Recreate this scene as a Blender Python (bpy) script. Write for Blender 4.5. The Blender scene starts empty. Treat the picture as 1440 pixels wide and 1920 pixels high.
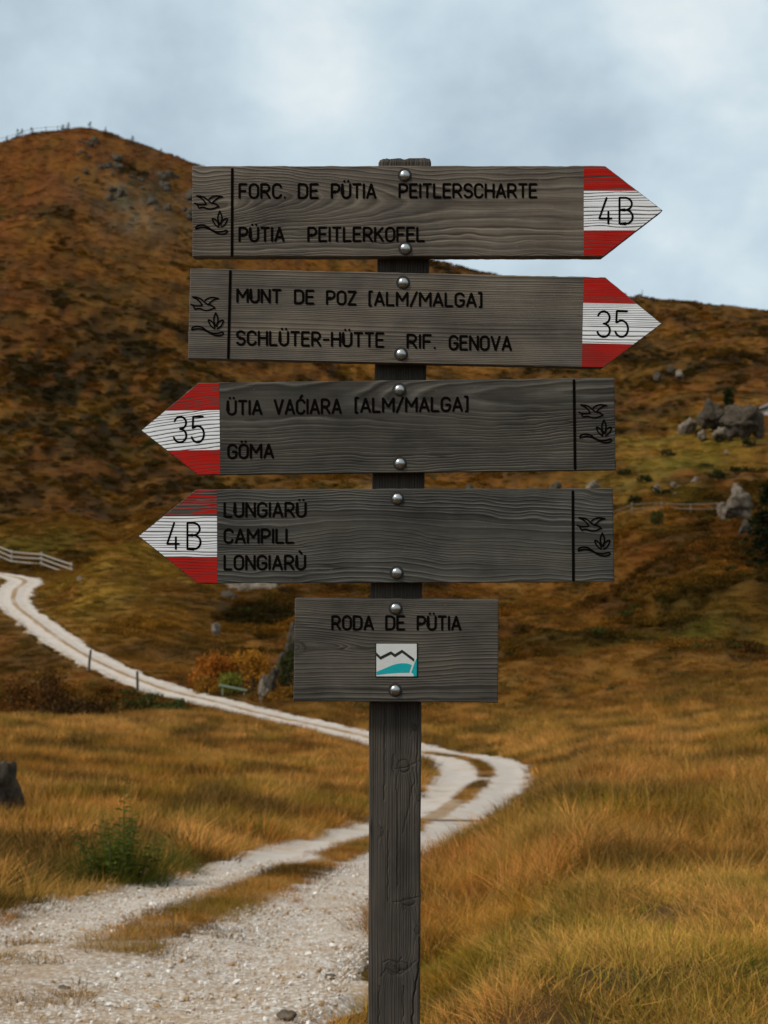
import bpy, bmesh, math, random
import numpy as np
from mathutils import Vector

sc = bpy.context.scene
COL = sc.collection
R = math.radians
rng = np.random.default_rng(11)
random.seed(11)

# ------------------------------------------------------------------ camera, sky, sun
FP = 3000.0                       # focal length in photograph pixels (50 mm on 24 mm wide)
D = 2.53                          # distance to the front of the boards
S = D / FP
cam = bpy.data.cameras.new('camera')
camo = bpy.data.objects.new('camera', cam); COL.objects.link(camo)
camo.location = (0, 0, 0); camo.rotation_euler = (R(90), 0, 0)
cam.sensor_fit = 'HORIZONTAL'; cam.sensor_width = 24; cam.lens = 50
cam.clip_start = 0.05; cam.clip_end = 3000
cam.dof.use_dof = True; cam.dof.focus_distance = D + 0.005; cam.dof.aperture_fstop = 12.0
sc.camera = camo
sc.view_settings.view_transform = 'Standard'; sc.view_settings.look = 'None'
sc.view_settings.exposure = 0.0; sc.view_settings.gamma = 1.0

SUN_EL, SUN_AZ = 44, 236          # to the left, a little behind the camera
sun = bpy.data.lights.new('sun', 'SUN'); sun.energy = 2.6; sun.angle = R(12); sun.color = (1.0, .95, .88)
suno = bpy.data.objects.new('sun', sun); COL.objects.link(suno)
_d = Vector((math.sin(R(SUN_AZ)) * math.cos(R(SUN_EL)), math.cos(R(SUN_AZ)) * math.cos(R(SUN_EL)), math.sin(R(SUN_EL))))
suno.rotation_euler = _d.to_track_quat('Z', 'Y').to_euler()


class NT:
    """small wrapper to write node trees tersely"""
    def __init__(s, nt): s.nt = nt; nt.nodes.clear()
    def n(s, typ, props=None, **inp):
        nd = s.nt.nodes.new(typ)
        for k, v in (props or {}).items(): setattr(nd, k, v)
        for k, v in inp.items():
            s.set(nd.inputs[int(k[1:])] if k[0] == '_' and k[1:].isdigit() else nd.inputs[k.replace('_', ' ')], v)
        return nd
    def set(s, sock, v):
        if isinstance(v, bpy.types.NodeSocket): s.nt.links.new(v, sock)
        elif isinstance(v, (tuple, list)) and len(v) == 3 and sock.type == 'RGBA': sock.default_value = (*v, 1)
        else: sock.default_value = v
    def m(s, op, a, b=0.0, c=0.0, clamp=False):
        nd = s.nt.nodes.new('ShaderNodeMath'); nd.operation = op; nd.use_clamp = clamp
        s.set(nd.inputs[0], a); s.set(nd.inputs[1], b); s.set(nd.inputs[2], c)
        return nd.outputs[0]
    def v(s, op, a, b=(0, 0, 0), out=0):
        nd = s.nt.nodes.new('ShaderNodeVectorMath'); nd.operation = op
        s.set(nd.inputs[0], a)
        if op == 'SCALE': s.set(nd.inputs['Scale'], b)
        else: s.set(nd.inputs[1], b)
        return nd.outputs[out]
    def mix(s, f, a, b, mode='MIX'):
        nd = s.nt.nodes.new('ShaderNodeMix'); nd.data_type = 'RGBA'; nd.blend_type = mode
        s.set(nd.inputs[0], f); s.set(nd.inputs[6], a); s.set(nd.inputs[7], b)
        return nd.outputs[2]
    def mr(s, v, a, b, c=0.0, d=1.0, smooth=False):
        nd = s.nt.nodes.new('ShaderNodeMapRange')
        if smooth: nd.interpolation_type = 'SMOOTHSTEP'
        for i, x in enumerate((v, a, b, c, d)): s.set(nd.inputs[i], x)
        return nd.outputs[0]
    def noise(s, vec, scale, detail=4, rough=.55, dist=0.0, out='Fac'):
        return s.n('ShaderNodeTexNoise', None, Vector=vec, Scale=scale, Detail=detail, Roughness=rough, Distortion=dist).outputs[out]
    def ramp(s, f, stops):
        nd = s.nt.nodes.new('ShaderNodeValToRGB'); e = nd.color_ramp.elements
        while len(e) < len(stops): e.new(.5)
        for el, (p, c) in zip(e, stops): el.position = p; el.color = (*c, 1)
        s.set(nd.inputs[0], f)
        return nd.outputs[0]
    def attr(s, name, typ='GEOMETRY', out='Fac'):
        return s.n('ShaderNodeAttribute', dict(attribute_name=name, attribute_type=typ)).outputs[out]


def pixdir(x, y):
    return Vector(((x - 720) / FP, 1, (960 - y) / FP)).normalized()


world = bpy.data.worlds.new('World'); sc.world = world; world.use_nodes = True
w = NT(world.node_tree)
tc = w.n('ShaderNodeTexCoord').outputs['Generated']
sky = w.n('ShaderNodeTexSky', dict(sky_type='NISHITA', sun_disc=False, sun_elevation=R(SUN_EL), sun_rotation=R(SUN_AZ), altitude=2000)).outputs[0]
q = w.v('MULTIPLY', tc, (1, 1, 1.3))
nl = w.noise(q, 3.2, 5, .5, .35)
nm = w.noise(w.v('ADD', q, (3.1, 1.7, .4)), 9.0, 5, .5, .3)
nf = w.noise(w.v('ADD', q, (7.1, 4.7, 2.4)), 24.0, 4, .5, .2)
cl = w.m('ADD', w.m('MULTIPLY', w.m('SUBTRACT', nl, .5), 1.1), w.m('MULTIPLY', w.m('SUBTRACT', nm, .5), .6))
cl = w.m('ADD', cl, w.m('MULTIPLY', w.m('SUBTRACT', nf, .5), .36))
cl = w.m('ADD', cl, .50)
for (x, y, r, a) in ((550, 215, 330, .27), (1370, 70, 360, .34), (640, 330, 260, .10), (90, 60, 380, .10), (1280, 480, 420, .16), (330, 20, 300, .03), (880, 500, 300, .16),
                     (950, 215, 330, -.17), (380, 150, 200, -.10), (1180, 230, 200, -.12), (180, 200, 220, .05), (800, 60, 300, -.05)):
    dist = w.v('DISTANCE', w.v('NORMALIZE', tc), tuple(pixdir(x, y)), out=1)
    cl = w.m('ADD', cl, w.m('MULTIPLY', w.mr(dist, r / FP, 0.0, 0, 1, True), a))
# brighter cloud towards the hidden sun, behind the camera
sd = w.v('DOT_PRODUCT', w.v('NORMALIZE', tc), tuple(_d), out=1)
glow = w.mr(sd, -.1, 1.0, 0.0, 1.0, True)
cloud = w.ramp(cl, [(.05, (.34, .425, .49)), (.40, (.465, .575, .655)), (.64, (.61, .735, .805)), (.90, (.84, .91, .93))])
up = w.mr(w.n('ShaderNodeSeparateXYZ', None, Vector=w.v('NORMALIZE', tc)).outputs[2], .38, .75, 0, 1, True)
cloud = w.mix(up, cloud, w.v('MULTIPLY', cloud, (1.05, .92, .82)))      # whiter, thicker cloud overhead
cloud = w.mix(glow, cloud, w.v('MULTIPLY', cloud, (1.55, 1.42, 1.28)))
cloud = w.v('SCALE', cloud, 10.0)
skyc = w.mix(.92, sky, cloud)
bg = w.n('ShaderNodeBackground', None, Color=skyc, Strength=.1)
wo = w.n('ShaderNodeOutputWorld', None, Surface=bg.outputs[0])


# ------------------------------------------------------------------ numpy noise
def _h(ix, iy, iz, seed):
    h = (ix.astype(np.int64) * 374761393 + iy.astype(np.int64) * 668265263 + iz.astype(np.int64) * 2147483647 + seed * 1274126177) & 0xffffffff
    h = ((h ^ (h >> 13)) * 1274126177) & 0xffffffff
    h = h ^ (h >> 16)
    return (h & 0xffff) / 65535.0


def vn(x, y, z=None, seed=0):
    x = np.asarray(x, float); y = np.asarray(y, float)
    if z is None: z = np.zeros_like(x)
    ix, iy, iz = np.floor(x), np.floor(y), np.floor(z)
    fx, fy, fz = x - ix, y - iy, z - iz
    fx, fy, fz = [f * f * f * (f * (f * 6 - 15) + 10) for f in (fx, fy, fz)]
    r = 0
    for a in (0, 1):
        for b in (0, 1):
            for c in (0, 1):
                r = r + _h(ix + a, iy + b, iz + c, seed) * (fx if a else 1 - fx) * (fy if b else 1 - fy) * (fz if c else 1 - fz)
    return r * 2 - 1


def fbm(x, y, z=None, seed=0, o=4, g=.5):
    r, a, f = 0, 1.0, 1.0
    for i in range(o):
        r = r + a * vn(np.asarray(x) * f + 17.3 * i, np.asarray(y) * f - 9.1 * i, None if z is None else z * f, seed + i)
        a *= g; f *= 2.03
    return r


def sstep(a, b, x):
    t = np.clip((x - a) / (b - a), 0, 1)
    return t * t * (3 - 2 * t)


def pchip(xs, ys, x):
    xs, ys = np.asarray(xs, float), np.asarray(ys, float)
    h = np.diff(xs); dl = np.diff(ys) / h
    m = np.zeros(len(xs)); m[0] = dl[0]; m[-1] = dl[-1]
    for i in range(1, len(xs) - 1):
        if dl[i - 1] * dl[i] > 0:
            w1, w2 = 2 * h[i] + h[i - 1], h[i] + 2 * h[i - 1]
            m[i] = (w1 + w2) / (w1 / dl[i - 1] + w2 / dl[i])
    x = np.clip(x, xs[0], xs[-1])
    i = np.clip(np.searchsorted(xs, x, 'right') - 1, 0, len(xs) - 2)
    t = (x - xs[i]) / h[i]
    return ys[i] * (1 + 2 * t) * (1 - t) ** 2 + h[i] * m[i] * t * (1 - t) ** 2 + ys[i + 1] * t * t * (3 - 2 * t) + h[i] * m[i + 1] * t * t * (t - 1)


# ------------------------------------------------------------------ terrain: profiles along bearings, (distance, z)
def prof(pts, near=(-1.75, -1.8)):
    r = [(1.0, near[0]), (3.0, near[1])]
    r += [(d, (960 - y) / FP * d) for d, y in pts]
    return r


GEN = [(1, -1.75), (3, -1.8), (6, -2.0), (12, -2.6), (30, -4), (60, -5.5), (110, -4), (180, 2), (300, 22), (400, 40), (520, 48)]
COLS = {
    -2400: GEN,
    -900: [(1, -1.75), (3, -1.85), (6, -2.1), (12, -2.9), (25, -4.3), (50, -6.4), (75, -7.5), (100, -6), (140, -4), (180, 1), (260, 24), (330, 46), (400, 66), (430, 64), (520, 50)],
    -300: prof([(6, 2030), (8, 1840), (11, 1715), (14, 1645), (21, 1540), (30, 1450), (42, 1385), (52, 1356), (62, 1390), (78, 1345), (92, 1255), (108, 1160), (122, 1110), (138, 1068), (150, 1040), (175, 985), (210, 860), (260, 700), (310, 570), (360, 460), (400, 390), (430, 410), (520, 600)]),
    0: prof([(6, 2020), (8, 1830), (11, 1715), (14, 1640), (21, 1540), (30, 1450), (42, 1382), (52, 1352), (62, 1395), (78, 1345), (92, 1262), (105, 1172), (118, 1125), (138, 1073), (150, 1042), (175, 988), (210, 850), (260, 668), (310, 512), (360, 380), (400, 270), (430, 310), (520, 560)]),
    150: prof([(6, 2020), (8, 1830), (11, 1718), (14, 1645), (21, 1550), (30, 1460), (42, 1388), (52, 1354), (62, 1395), (75, 1344), (85, 1270), (95, 1212), (110, 1128), (125, 1068), (140, 1064), (160, 1024), (180, 985), (215, 845), (260, 680), (310, 510), (360, 362), (400, 241), (430, 280), (520, 540)]),
    225: prof([(6, 2020), (8, 1833), (11, 1720), (14, 1650), (21, 1552), (30, 1466), (42, 1392), (53, 1353), (62, 1385), (76, 1325), (88, 1250), (98, 1195), (112, 1110), (126, 1040), (134, 1020), (142, 1026), (152, 1034), (165, 1016), (185, 978), (220, 846), (265, 685), (315, 515), (365, 366), (400, 258), (430, 295), (520, 550)]),
    300: prof([(6, 2020), (8, 1835), (11, 1722), (14, 1655), (20, 1565), (30, 1472), (42, 1396), (53, 1352), (62, 1368), (78, 1292), (95, 1215), (110, 1130), (130, 1050), (150, 990), (165, 985), (185, 960), (220, 850), (270, 680), (320, 520), (370, 370), (400, 282), (430, 310), (520, 560)]),
    450: prof([(6, 2015), (8, 1832), (11, 1722), (14, 1655), (20, 1562), (30, 1475), (42, 1405), (52, 1366), (66, 1331), (80, 1280), (95, 1226), (110, 1166), (122, 1104), (128, 1098), (142, 1082), (165, 1015), (200, 930), (250, 790), (310, 600), (360, 450), (400, 345), (430, 372), (520, 600)]),
    600: prof([(6, 2000), (8, 1825), (11, 1722), (14, 1655), (20, 1566), (30, 1490), (40, 1430), (48, 1394), (56, 1366), (70, 1312), (85, 1258), (105, 1180), (125, 1105), (150, 1040), (200, 930), (260, 770), (320, 600), (370, 475), (400, 410), (430, 435), (520, 640)]),
    750: prof([(5.5, 1960), (7, 1850), (9, 1765), (12, 1680), (16, 1610), (25, 1525), (36, 1448), (46, 1408), (56, 1374), (66, 1338), (80, 1282), (100, 1190), (125, 1095), (150, 1032), (200, 930), (260, 795), (320, 640), (370, 530), (400, 470), (430, 490), (520, 680)]),
    900: prof([(5.5, 1940), (7, 1820), (9, 1730), (13, 1640), (18, 1570), (25, 1510), (36, 1446), (46, 1402), (56, 1368), (66, 1332), (80, 1278), (100, 1188), (125, 1092), (150, 1028), (195, 935), (250, 825), (310, 700), (360, 590), (400, 515), (430, 535), (520, 700)]),
    1050: prof([(5.5, 1930), (7, 1800), (9, 1700), (13, 1605), (20, 1512), (28, 1455), (38, 1408), (50, 1366), (65, 1322), (80, 1266), (100, 1180), (125, 1080), (150, 1015), (190, 935), (240, 842), (300, 720), (350, 620), (400, 538), (430, 556), (520, 715)]),
    1200: prof([(5.5, 1925), (7, 1790), (9, 1684), (13, 1590), (20, 1500), (28, 1440), (40, 1388), (55, 1343), (65, 1302), (80, 1238), (100, 1140), (118, 1045), (130, 992), (145, 987), (160, 968), (190, 915), (240, 832), (290, 742), (320, 690), (350, 640), (380, 590), (400, 557), (430, 575), (520, 730)]),
    1440: prof([(5.5, 1920), (7, 1780), (9, 1664), (13, 1575), (20, 1484), (28, 1424), (40, 1368), (55, 1322), (65, 1276), (80, 1200), (100, 1092), (115, 1018), (125, 985), (140, 978), (160, 952), (190, 888), (220, 838), (240, 800), (270, 742), (300, 695), (340, 648), (370, 612), (400, 583), (430, 600), (520, 745)]),
    1900: prof([(5.5, 1920), (7, 1780), (9, 1660), (13, 1570), (20, 1475), (28, 1415), (40, 1350), (60, 1280), (80, 1180), (100, 1080), (120, 990), (140, 960), (190, 870), (240, 790), (300, 720), (400, 640), (430, 650), (520, 780)]),
    4000: GEN,
}
CX = np.array(sorted(COLS))

# centre line of the track (x, y, z) and half width
PATH = [(-3.6, 2.2, -1.98), (-2.45, 5, -2.08), (-1.85, 7, -2.2), (-1.63, 8.5, -2.4), (-1.26, 11.5, -2.87), (-.86, 15, -3.4), (-.4, 18.5, -3.92), (.75, 25, -4.78), (1.75, 31, -5.38), (2.3, 36, -5.85),
        (2.15, 41, -6.35), (1.15, 46, -6.92), (-.5, 52, -7.33), (-2.35, 57, -7.62), (-4.5, 62, -7.88), (-7.4, 70, -8.3), (-10.9, 78, -8.58),
        (-14.9, 86, -8.3), (-18.7, 95, -7.92), (-23.3, 106, -7.07), (-26.6, 115, -6.5), (-28.3, 123, -5.95), (-29.2, 130, -5.6), (-34, 138, -5.25), (-43, 144, -4.9), (-60, 150, -4.2)]
HW = [1.65, 1.65, 1.65, 1.6, 1.42, 1.25, 1.15, 1.1, 1.15, 1.25, 1.3, 1.2, 1.05, 1.05, 1.05, 1.05, 1.1, 1.1, 1.15, 1.25, 1.3, 1.5, 1.5, 1.3, 1.2, 1.2]
PA = np.array(PATH); _s = np.concatenate([[0], np.cumsum(np.linalg.norm(np.diff(PA[:, :2], axis=0), axis=1))])


def _catmull(t):
    out = []
    for k in range(3):
        dd = np.gradient(PA[:, k], _s)
        i = np.clip(np.searchsorted(_s, t, 'right') - 1, 0, len(_s) - 2)
        h = _s[i + 1] - _s[i]; u = (t - _s[i]) / h
        out.append(PA[i, k] * (1 + 2 * u) * (1 - u) ** 2 + h * dd[i] * u * (1 - u) ** 2 + PA[i + 1, k] * u * u * (3 - 2 * u) + h * dd[i + 1] * u * u * (u - 1))
    return np.stack(out, -1)


_t = [0.0]
while _t[-1] < _s[-1] - .05:
    _t.append(_t[-1] + max(.07, min(.4, .006 * _t[-1])))
PT = np.array(_t[:-1]); PC = _catmull(PT); PW = np.interp(PT, _s, HW)
_tan = np.gradient(PC[:, :2], axis=0); _tan /= np.linalg.norm(_tan, axis=1)[:, None]
PN = np.stack([_tan[:, 1], -_tan[:, 0]], -1)      # to the right of travel


def near_path(X, Y):
    """signed lateral offset, half width, path height, index, for every point"""
    n = len(X); idx = np.zeros(n, int)
    P = PC[::2, :2]
    for a in range(0, n, 20000):
        b = slice(a, a + 20000)
        d2 = (X[b, None] - P[None, :, 0]) ** 2 + (Y[b, None] - P[None, :, 1]) ** 2
        idx[b] = d2.argmin(1) * 2
    dx, dy = X - PC[idx, 0], Y - PC[idx, 1]
    off = dx * PN[idx, 0] + dy * PN[idx, 1]
    dist = np.hypot(dx, dy)
    return np.sign(off) * dist, PW[idx], PC[idx, 2], idx


def ground_z(X, Y):
    X = np.asarray(X, float).ravel(); Y = np.asarray(Y, float).ravel()
    r = np.hypot(X, Y); th = np.arctan2(X, Y); LIM = R(46)
    tc_ = np.clip(th, -LIM, LIM)
    px = 720 + FP * np.tan(tc_); d = np.maximum(r * np.cos(tc_), 1.0)
    ld = np.log(d)
    V = np.stack([pchip(np.log([p[0] for p in COLS[c]]), [p[1] for p in COLS[c]], ld) for c in CX])
    i = np.clip(np.searchsorted(CX, px, 'right') - 1, 0, len(CX) - 2)
    k = np.arange(len(px)); h = (CX[i + 1] - CX[i]).astype(float); t = np.clip((px - CX[i]) / h, 0, 1)
    def slope(j):
        a, b = np.clip(j - 1, 0, len(CX) - 1), np.clip(j + 1, 0, len(CX) - 1)
        return (V[b, k] - V[a, k]) / (CX[b] - CX[a])
    z = V[i, k] * (1 + 2 * t) * (1 - t) ** 2 + h * slope(i) * t * (1 - t) ** 2 + V[i + 1, k] * t * t * (3 - 2 * t) + h * slope(i + 1) * t * t * (t - 1)
    off, hw, pz, _ = near_path(X, Y)
    a = np.abs(off)
    ext = 1.0 + np.clip(d, 0, 120) * .03
    wgt = 1 - sstep(0, 1, (a - hw * .95) / ext)
    # hummocks
    far = sstep(60, 200, d)
    hum = (.045 + .08 * sstep(760, 1000, px) * sstep(7, 10, d) * (1 - sstep(25, 45, d))) * fbm(X * 1.1, Y * .9, seed=3, o=3) * (1 - far) + (.10 + .25 * sstep(20, 90, d)) * fbm(X * .28, Y * .28, seed=5, o=3)
    hum = hum + far * (1.5 * fbm(X * .035, Y * .035, seed=8, o=3) + .55 * fbm(X * .16, Y * .16, seed=9, o=3) + .25 * fbm(X * .5, Y * .5, seed=10, o=2))
    hum = hum + 1.6 * sstep(60, 75, d) * (1 - sstep(118, 140, d)) * sstep(520, 680, px) * fbm(X * .085, Y * .085, seed=15, o=3)
    hum = hum + .17 * sstep(780, 1000, px) * sstep(7.5, 9.5, d) * (1 - sstep(20, 34, d)) * fbm(X * .75, Y * .5, seed=16, o=2)
    hum = hum * sstep(.5, 8, d) * (1 - .75 * sstep(375, 400, d) * (1 - sstep(400, 425, d)))
    z = z + hum * (1 - wgt)
    return z * (1 - wgt) + (pz - .07) * wgt


def G(px, d):
    X = (px - 720) / FP * d
    return Vector((X, d, float(ground_z([X], [d])[0])))


# ------------------------------------------------------------------ plant colours over the land, some with shade put in
OCHRE, STRAW, RUST = np.array((.34, .165, .028)), np.array((.52, .32, .11)), np.array((.25, .085, .016))
OLIVE, DARK, BROWN, REDV = np.array((.125, .105, .014)), np.array((.040, .032, .011)), np.array((.120, .056, .018)), np.array((.15, .035, .016))
GREEN = np.array((.07, .085, .014))
ZONES = [   # bearing px, distance, spread px, spread (share of distance), colour, weight
    (150, 380, 260, .13, RUST, .75), (60, 345, 120, .08, RUST, .6), (300, 322, 280, .08, OCHRE * .7, .5), (270, 366, 110, .045, np.array((.25, .235, .215)), 1.0), (150, 262, 360, .16, DARK, .80), (100, 208, 360, .10, DARK, .9), (450, 240, 200, .2, DARK, .6), (20, 300, 130, .1, RUST, .5),  # dark heath of the left hill, its broad shading put into the colour
    (420, 330, 150, .2, BROWN, .4), (250, 125, 240, .17, np.array((.44, .28, .045)), .9), (80, 162, 130, .06, OLIVE * 1.5, .8), (380, 112, 110, .07, BROWN, .45),
    (505, 110, 95, .075, DARK, 1.3), (150, 72, 260, .12, DARK, .6), (520, 90, 120, .08, BROWN, .5),  # gully beside the mound: its shadow side painted into the colour
    (1330, 330, 260, .10, DARK, .75), (1330, 385, 260, .04, BROWN, .6), (1330, 350, 200, .03, OCHRE, .5), (1250, 235, 260, .17, np.array((.32, .23, .035)), .8), (1250, 182, 220, .10, np.array((.22, .19, .025)), .6), (1350, 205, 150, .06, np.array((.20, .20, .025)), .6),
    (1330, 116, 220, .09, REDV, .8), (1250, 102, 280, .10, DARK, .8), (1350, 96, 160, .1, RUST * .7, .5), (1430, 105, 60, .10, DARK, .6), (1200, 88, 330, .1, np.array((.14, .135, .02)), .7), (1000, 92, 200, .06, DARK, .55), (1340, 78, 160, .06, DARK, .4), (1000, 85, 200, .14, OCHRE * .7, .45),
    (1150, 58, 420, .22, OCHRE, .5), (1150, 40, 400, .2, STRAW * .9, .5), (1000, 20, 260, .2, STRAW * .8, .5), (1050, 14, 350, .28, RUST * 1.2, .45), (1150, 7.0, 460, .28, np.array((.19, .19, .02)), .85), (300, 33, 500, .4, OCHRE, .55),
    (250, 48, 400, .1, STRAW * .75, .5), (520, 26, 150, .3, OLIVE * 1.3, .35), (250, 15.5, 130, .12, GREEN * 1.2, .55), (60, 12.6, 170, .07, OLIVE * 1.2, .8), (430, 15.5, 160, .08, OLIVE * 1.3, .5), (1300, 10.5, 260, .10, OLIVE * 1.4, .5),
]


def veg(X, Y, full=False):
    X = np.asarray(X, float); Y = np.maximum(np.asarray(Y, float), 1e-3); px = 720 + FP * X / Y
    d = np.hypot(X, Y)
    sc_ = np.interp(d, [5, 40, 120, 400], [.8, .22, .09, .05])[:, None] if False else None
    f1 = np.where(d < 30, .45, np.where(d < 90, .16, .06))
    n1 = fbm(X * f1, Y * f1 * .7, seed=21); n2 = fbm(X * f1 * 1.7, Y * f1 * 1.2, seed=31); n3 = fbm(X * f1 * 2.6, Y * f1 * 2, seed=41)
    def L(a, b, t): return a + (b - a) * t[:, None]
    c = L(OCHRE[None], RUST[None], sstep(-.35, .55, n1) * .75)
    c = L(c, STRAW[None] * .9, sstep(.15, .8, n2) * .5)
    dz = np.zeros(len(X)); oz = np.zeros(len(X))
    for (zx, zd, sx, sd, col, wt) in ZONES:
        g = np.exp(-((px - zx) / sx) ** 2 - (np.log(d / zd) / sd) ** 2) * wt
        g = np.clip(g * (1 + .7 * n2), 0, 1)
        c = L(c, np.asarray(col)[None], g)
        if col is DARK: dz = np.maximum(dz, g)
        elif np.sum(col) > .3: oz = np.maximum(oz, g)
    c = L(c, OLIVE[None], sstep(.1, .75, n3) * .40)
    c = L(c, DARK[None], sstep(.2, .8, -n2 + .25 * n3) * np.where(d > 90, .65, .25))
    near = 1 - sstep(45, 90, d)
    # finer mosaic of plants: straw heads, green tussocks, hollows shaded by colour; on the hills rust, ochre and dark dwarf shrubs with painted clump shade
    m1 = fbm(X * 1.1, Y * .8, seed=51, o=3); m2 = fbm(X * .9, Y * .7, seed=52, o=3); m3 = fbm(X * .11, Y * .08, seed=53, o=4); m4 = fbm(X * .26, Y * .2, seed=54, o=4)
    c = L(c, STRAW[None], sstep(.0, .6, m1) * .6 * near)
    c = L(c, OLIVE[None] * 1.25, sstep(.05, .6, m2) * .6 * near)
    c = L(c, DARK[None] * 1.2, sstep(.05, .55, -m1 - .3 * m2) * .75 * near)
    c = c * (1 + (np.array((1.20, .99, .80)) - 1)[None] * near[:, None])
    fr = 1 - near
    c = L(c, DARK[None] * .6, sstep(.0, .5, m3) * np.clip(.50 + .5 * dz - .5 * oz, 0, .9) * fr)
    c = L(c, np.array((.30, .115, .018))[None], sstep(.25, .7, m4) * .5 * fr)
    m5 = fbm(X * .42, Y * .30, seed=57, o=3); m6 = fbm(X * .30, Y * .16, seed=58, o=3)
    c = L(c, DARK[None] * .9, sstep(.05, .6, m5) * .55 * fr * (1 - .5 * oz))
    c = L(c, np.array((.40, .20, .035))[None], sstep(.15, .65, m6) * .40 * fr)
    c = c * (1 + (np.array((.60, .53, .38)) - 1)[None] * fr[:, None])
    return (c, oz, dz) if full else c


def mat(name):
    m = bpy.data.materials.new(name); m.use_nodes = True
    t = NT(m.node_tree)
    return m, t


def finish(t, bsdf, disp=None):
    t.n('ShaderNodeOutputMaterial', None, Surface=bsdf)


def simple_mat(name, col, rough=.8, metal=0.0, var=.25, scale=30, bump=.2, spec=.3):
    m, t = mat(name)
    oc = t.n('ShaderNodeTexCoord').outputs['Object']
    n = t.noise(oc, scale, 5, .6)
    c = t.mix(n, tuple(x * (1 - var) for x in col), tuple(x * (1 + var) for x in col))
    b = t.n('ShaderNodeBump', None, Strength=bump, Distance=.01, Height=n)
    p = t.n('ShaderNodeBsdfPrincipled', None, Base_Color=c, Roughness=rough, Metallic=metal, Normal=b.outputs[0])
    p.inputs['Specular IOR Level'].default_value = spec
    finish(t, p.outputs[0])
    return m


# ------------------------------------------------------------------ object helpers
def tag(o, label=None, cat=None, group=None, kind=None):
    for k, v in (('label', label), ('category', cat), ('group', group), ('kind', kind)):
        if v: o[k] = v
    return o


def mesh_obj(name, verts, faces, m=None, parent=None, loc=(0, 0, 0), smooth=False, attrs=None, link=True):
    me = bpy.data.meshes.new(name)
    me.from_pydata([tuple(v) for v in verts], [], faces)
    if m: me.materials.append(m)
    if smooth: me.polygons.foreach_set('use_smooth', [True] * len(me.polygons))
    for k, a in (attrs or {}).items():
        a = np.asarray(a, np.float32)
        if a.ndim == 1:
            me.attributes.new(k, 'FLOAT', 'POINT').data.foreach_set('value', a)
        else:
            if a.shape[1] == 3: a = np.concatenate([a, np.ones((len(a), 1), np.float32)], 1)
            me.attributes.new(k, 'FLOAT_COLOR', 'POINT').data.foreach_set('color', a.ravel())
    me.update()
    o = bpy.data.objects.new(name, me)
    if link: COL.objects.link(o)
    o.location = loc
    if parent: o.parent = parent
    return o


def thing(name, label, cat, loc, group=None, rz=0):
    o = bpy.data.objects.new(name, None); COL.objects.link(o)
    o.location = loc; o.rotation_euler = (0, 0, rz); o.empty_display_size = .1
    return tag(o, label, cat, group)


class MB:
    """collects pieces into one mesh"""
    def __init__(s): s.v = []; s.f = []; s.a = []
    def add(s, v, f):
        o = len(s.v); s.v += [tuple(map(float, p)) for p in v]; s.f += [tuple(i + o for i in q_) for q_ in f]
    def tube(s, pts, rad, n=6, cap=True):
        pts = [Vector(p) for p in pts]; k = len(pts)
        rad = [rad] * k if not hasattr(rad, '__len__') else rad
        v, f = [], []
        for i, p in enumerate(pts):
            t = (pts[min(i + 1, k - 1)] - pts[max(i - 1, 0)]).normalized()
            a = t.cross(Vector((.31, .17, .93)))
            if a.length < .05: a = t.cross(Vector((1, 0, 0)))
            a.normalize(); b = t.cross(a)
            for j in range(n):
                an = 2 * math.pi * j / n
                v.append(p + (a * math.cos(an) + b * math.sin(an)) * rad[i])
        for i in range(k - 1):
            for j in range(n):
                f.append((i * n + j, i * n + (j + 1) % n, (i + 1) * n + (j + 1) % n, (i + 1) * n + j))
        if cap: f.append(tuple(range(n - 1, -1, -1))); f.append(tuple((k - 1) * n + j for j in range(n)))
        s.add(v, f)
    def box(s, c, sz, rz=0, ry=0):
        v = []
        for x in (-.5, .5):
            for y in (-.5, .5):
                for z in (-.5, .5):
                    a, b, d_ = x * sz[0], y * sz[1], z * sz[2]
                    a, d_ = a * math.cos(ry) + d_ * math.sin(ry), -a * math.sin(ry) + d_ * math.cos(ry)
                    a, b = a * math.cos(rz) - b * math.sin(rz), a * math.sin(rz) + b * math.cos(rz)
                    v.append((c[0] + a, c[1] + b, c[2] + d_))
        s.add(v, [(0, 1, 3, 2), (4, 6, 7, 5), (0, 4, 5, 1), (2, 3, 7, 6), (0, 2, 6, 4), (1, 5, 7, 3)])
    def build(s, name, m, parent=None, loc=(0, 0, 0), smooth=False):
        return mesh_obj(name, s.v, s.f, m, parent, loc, smooth)


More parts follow.
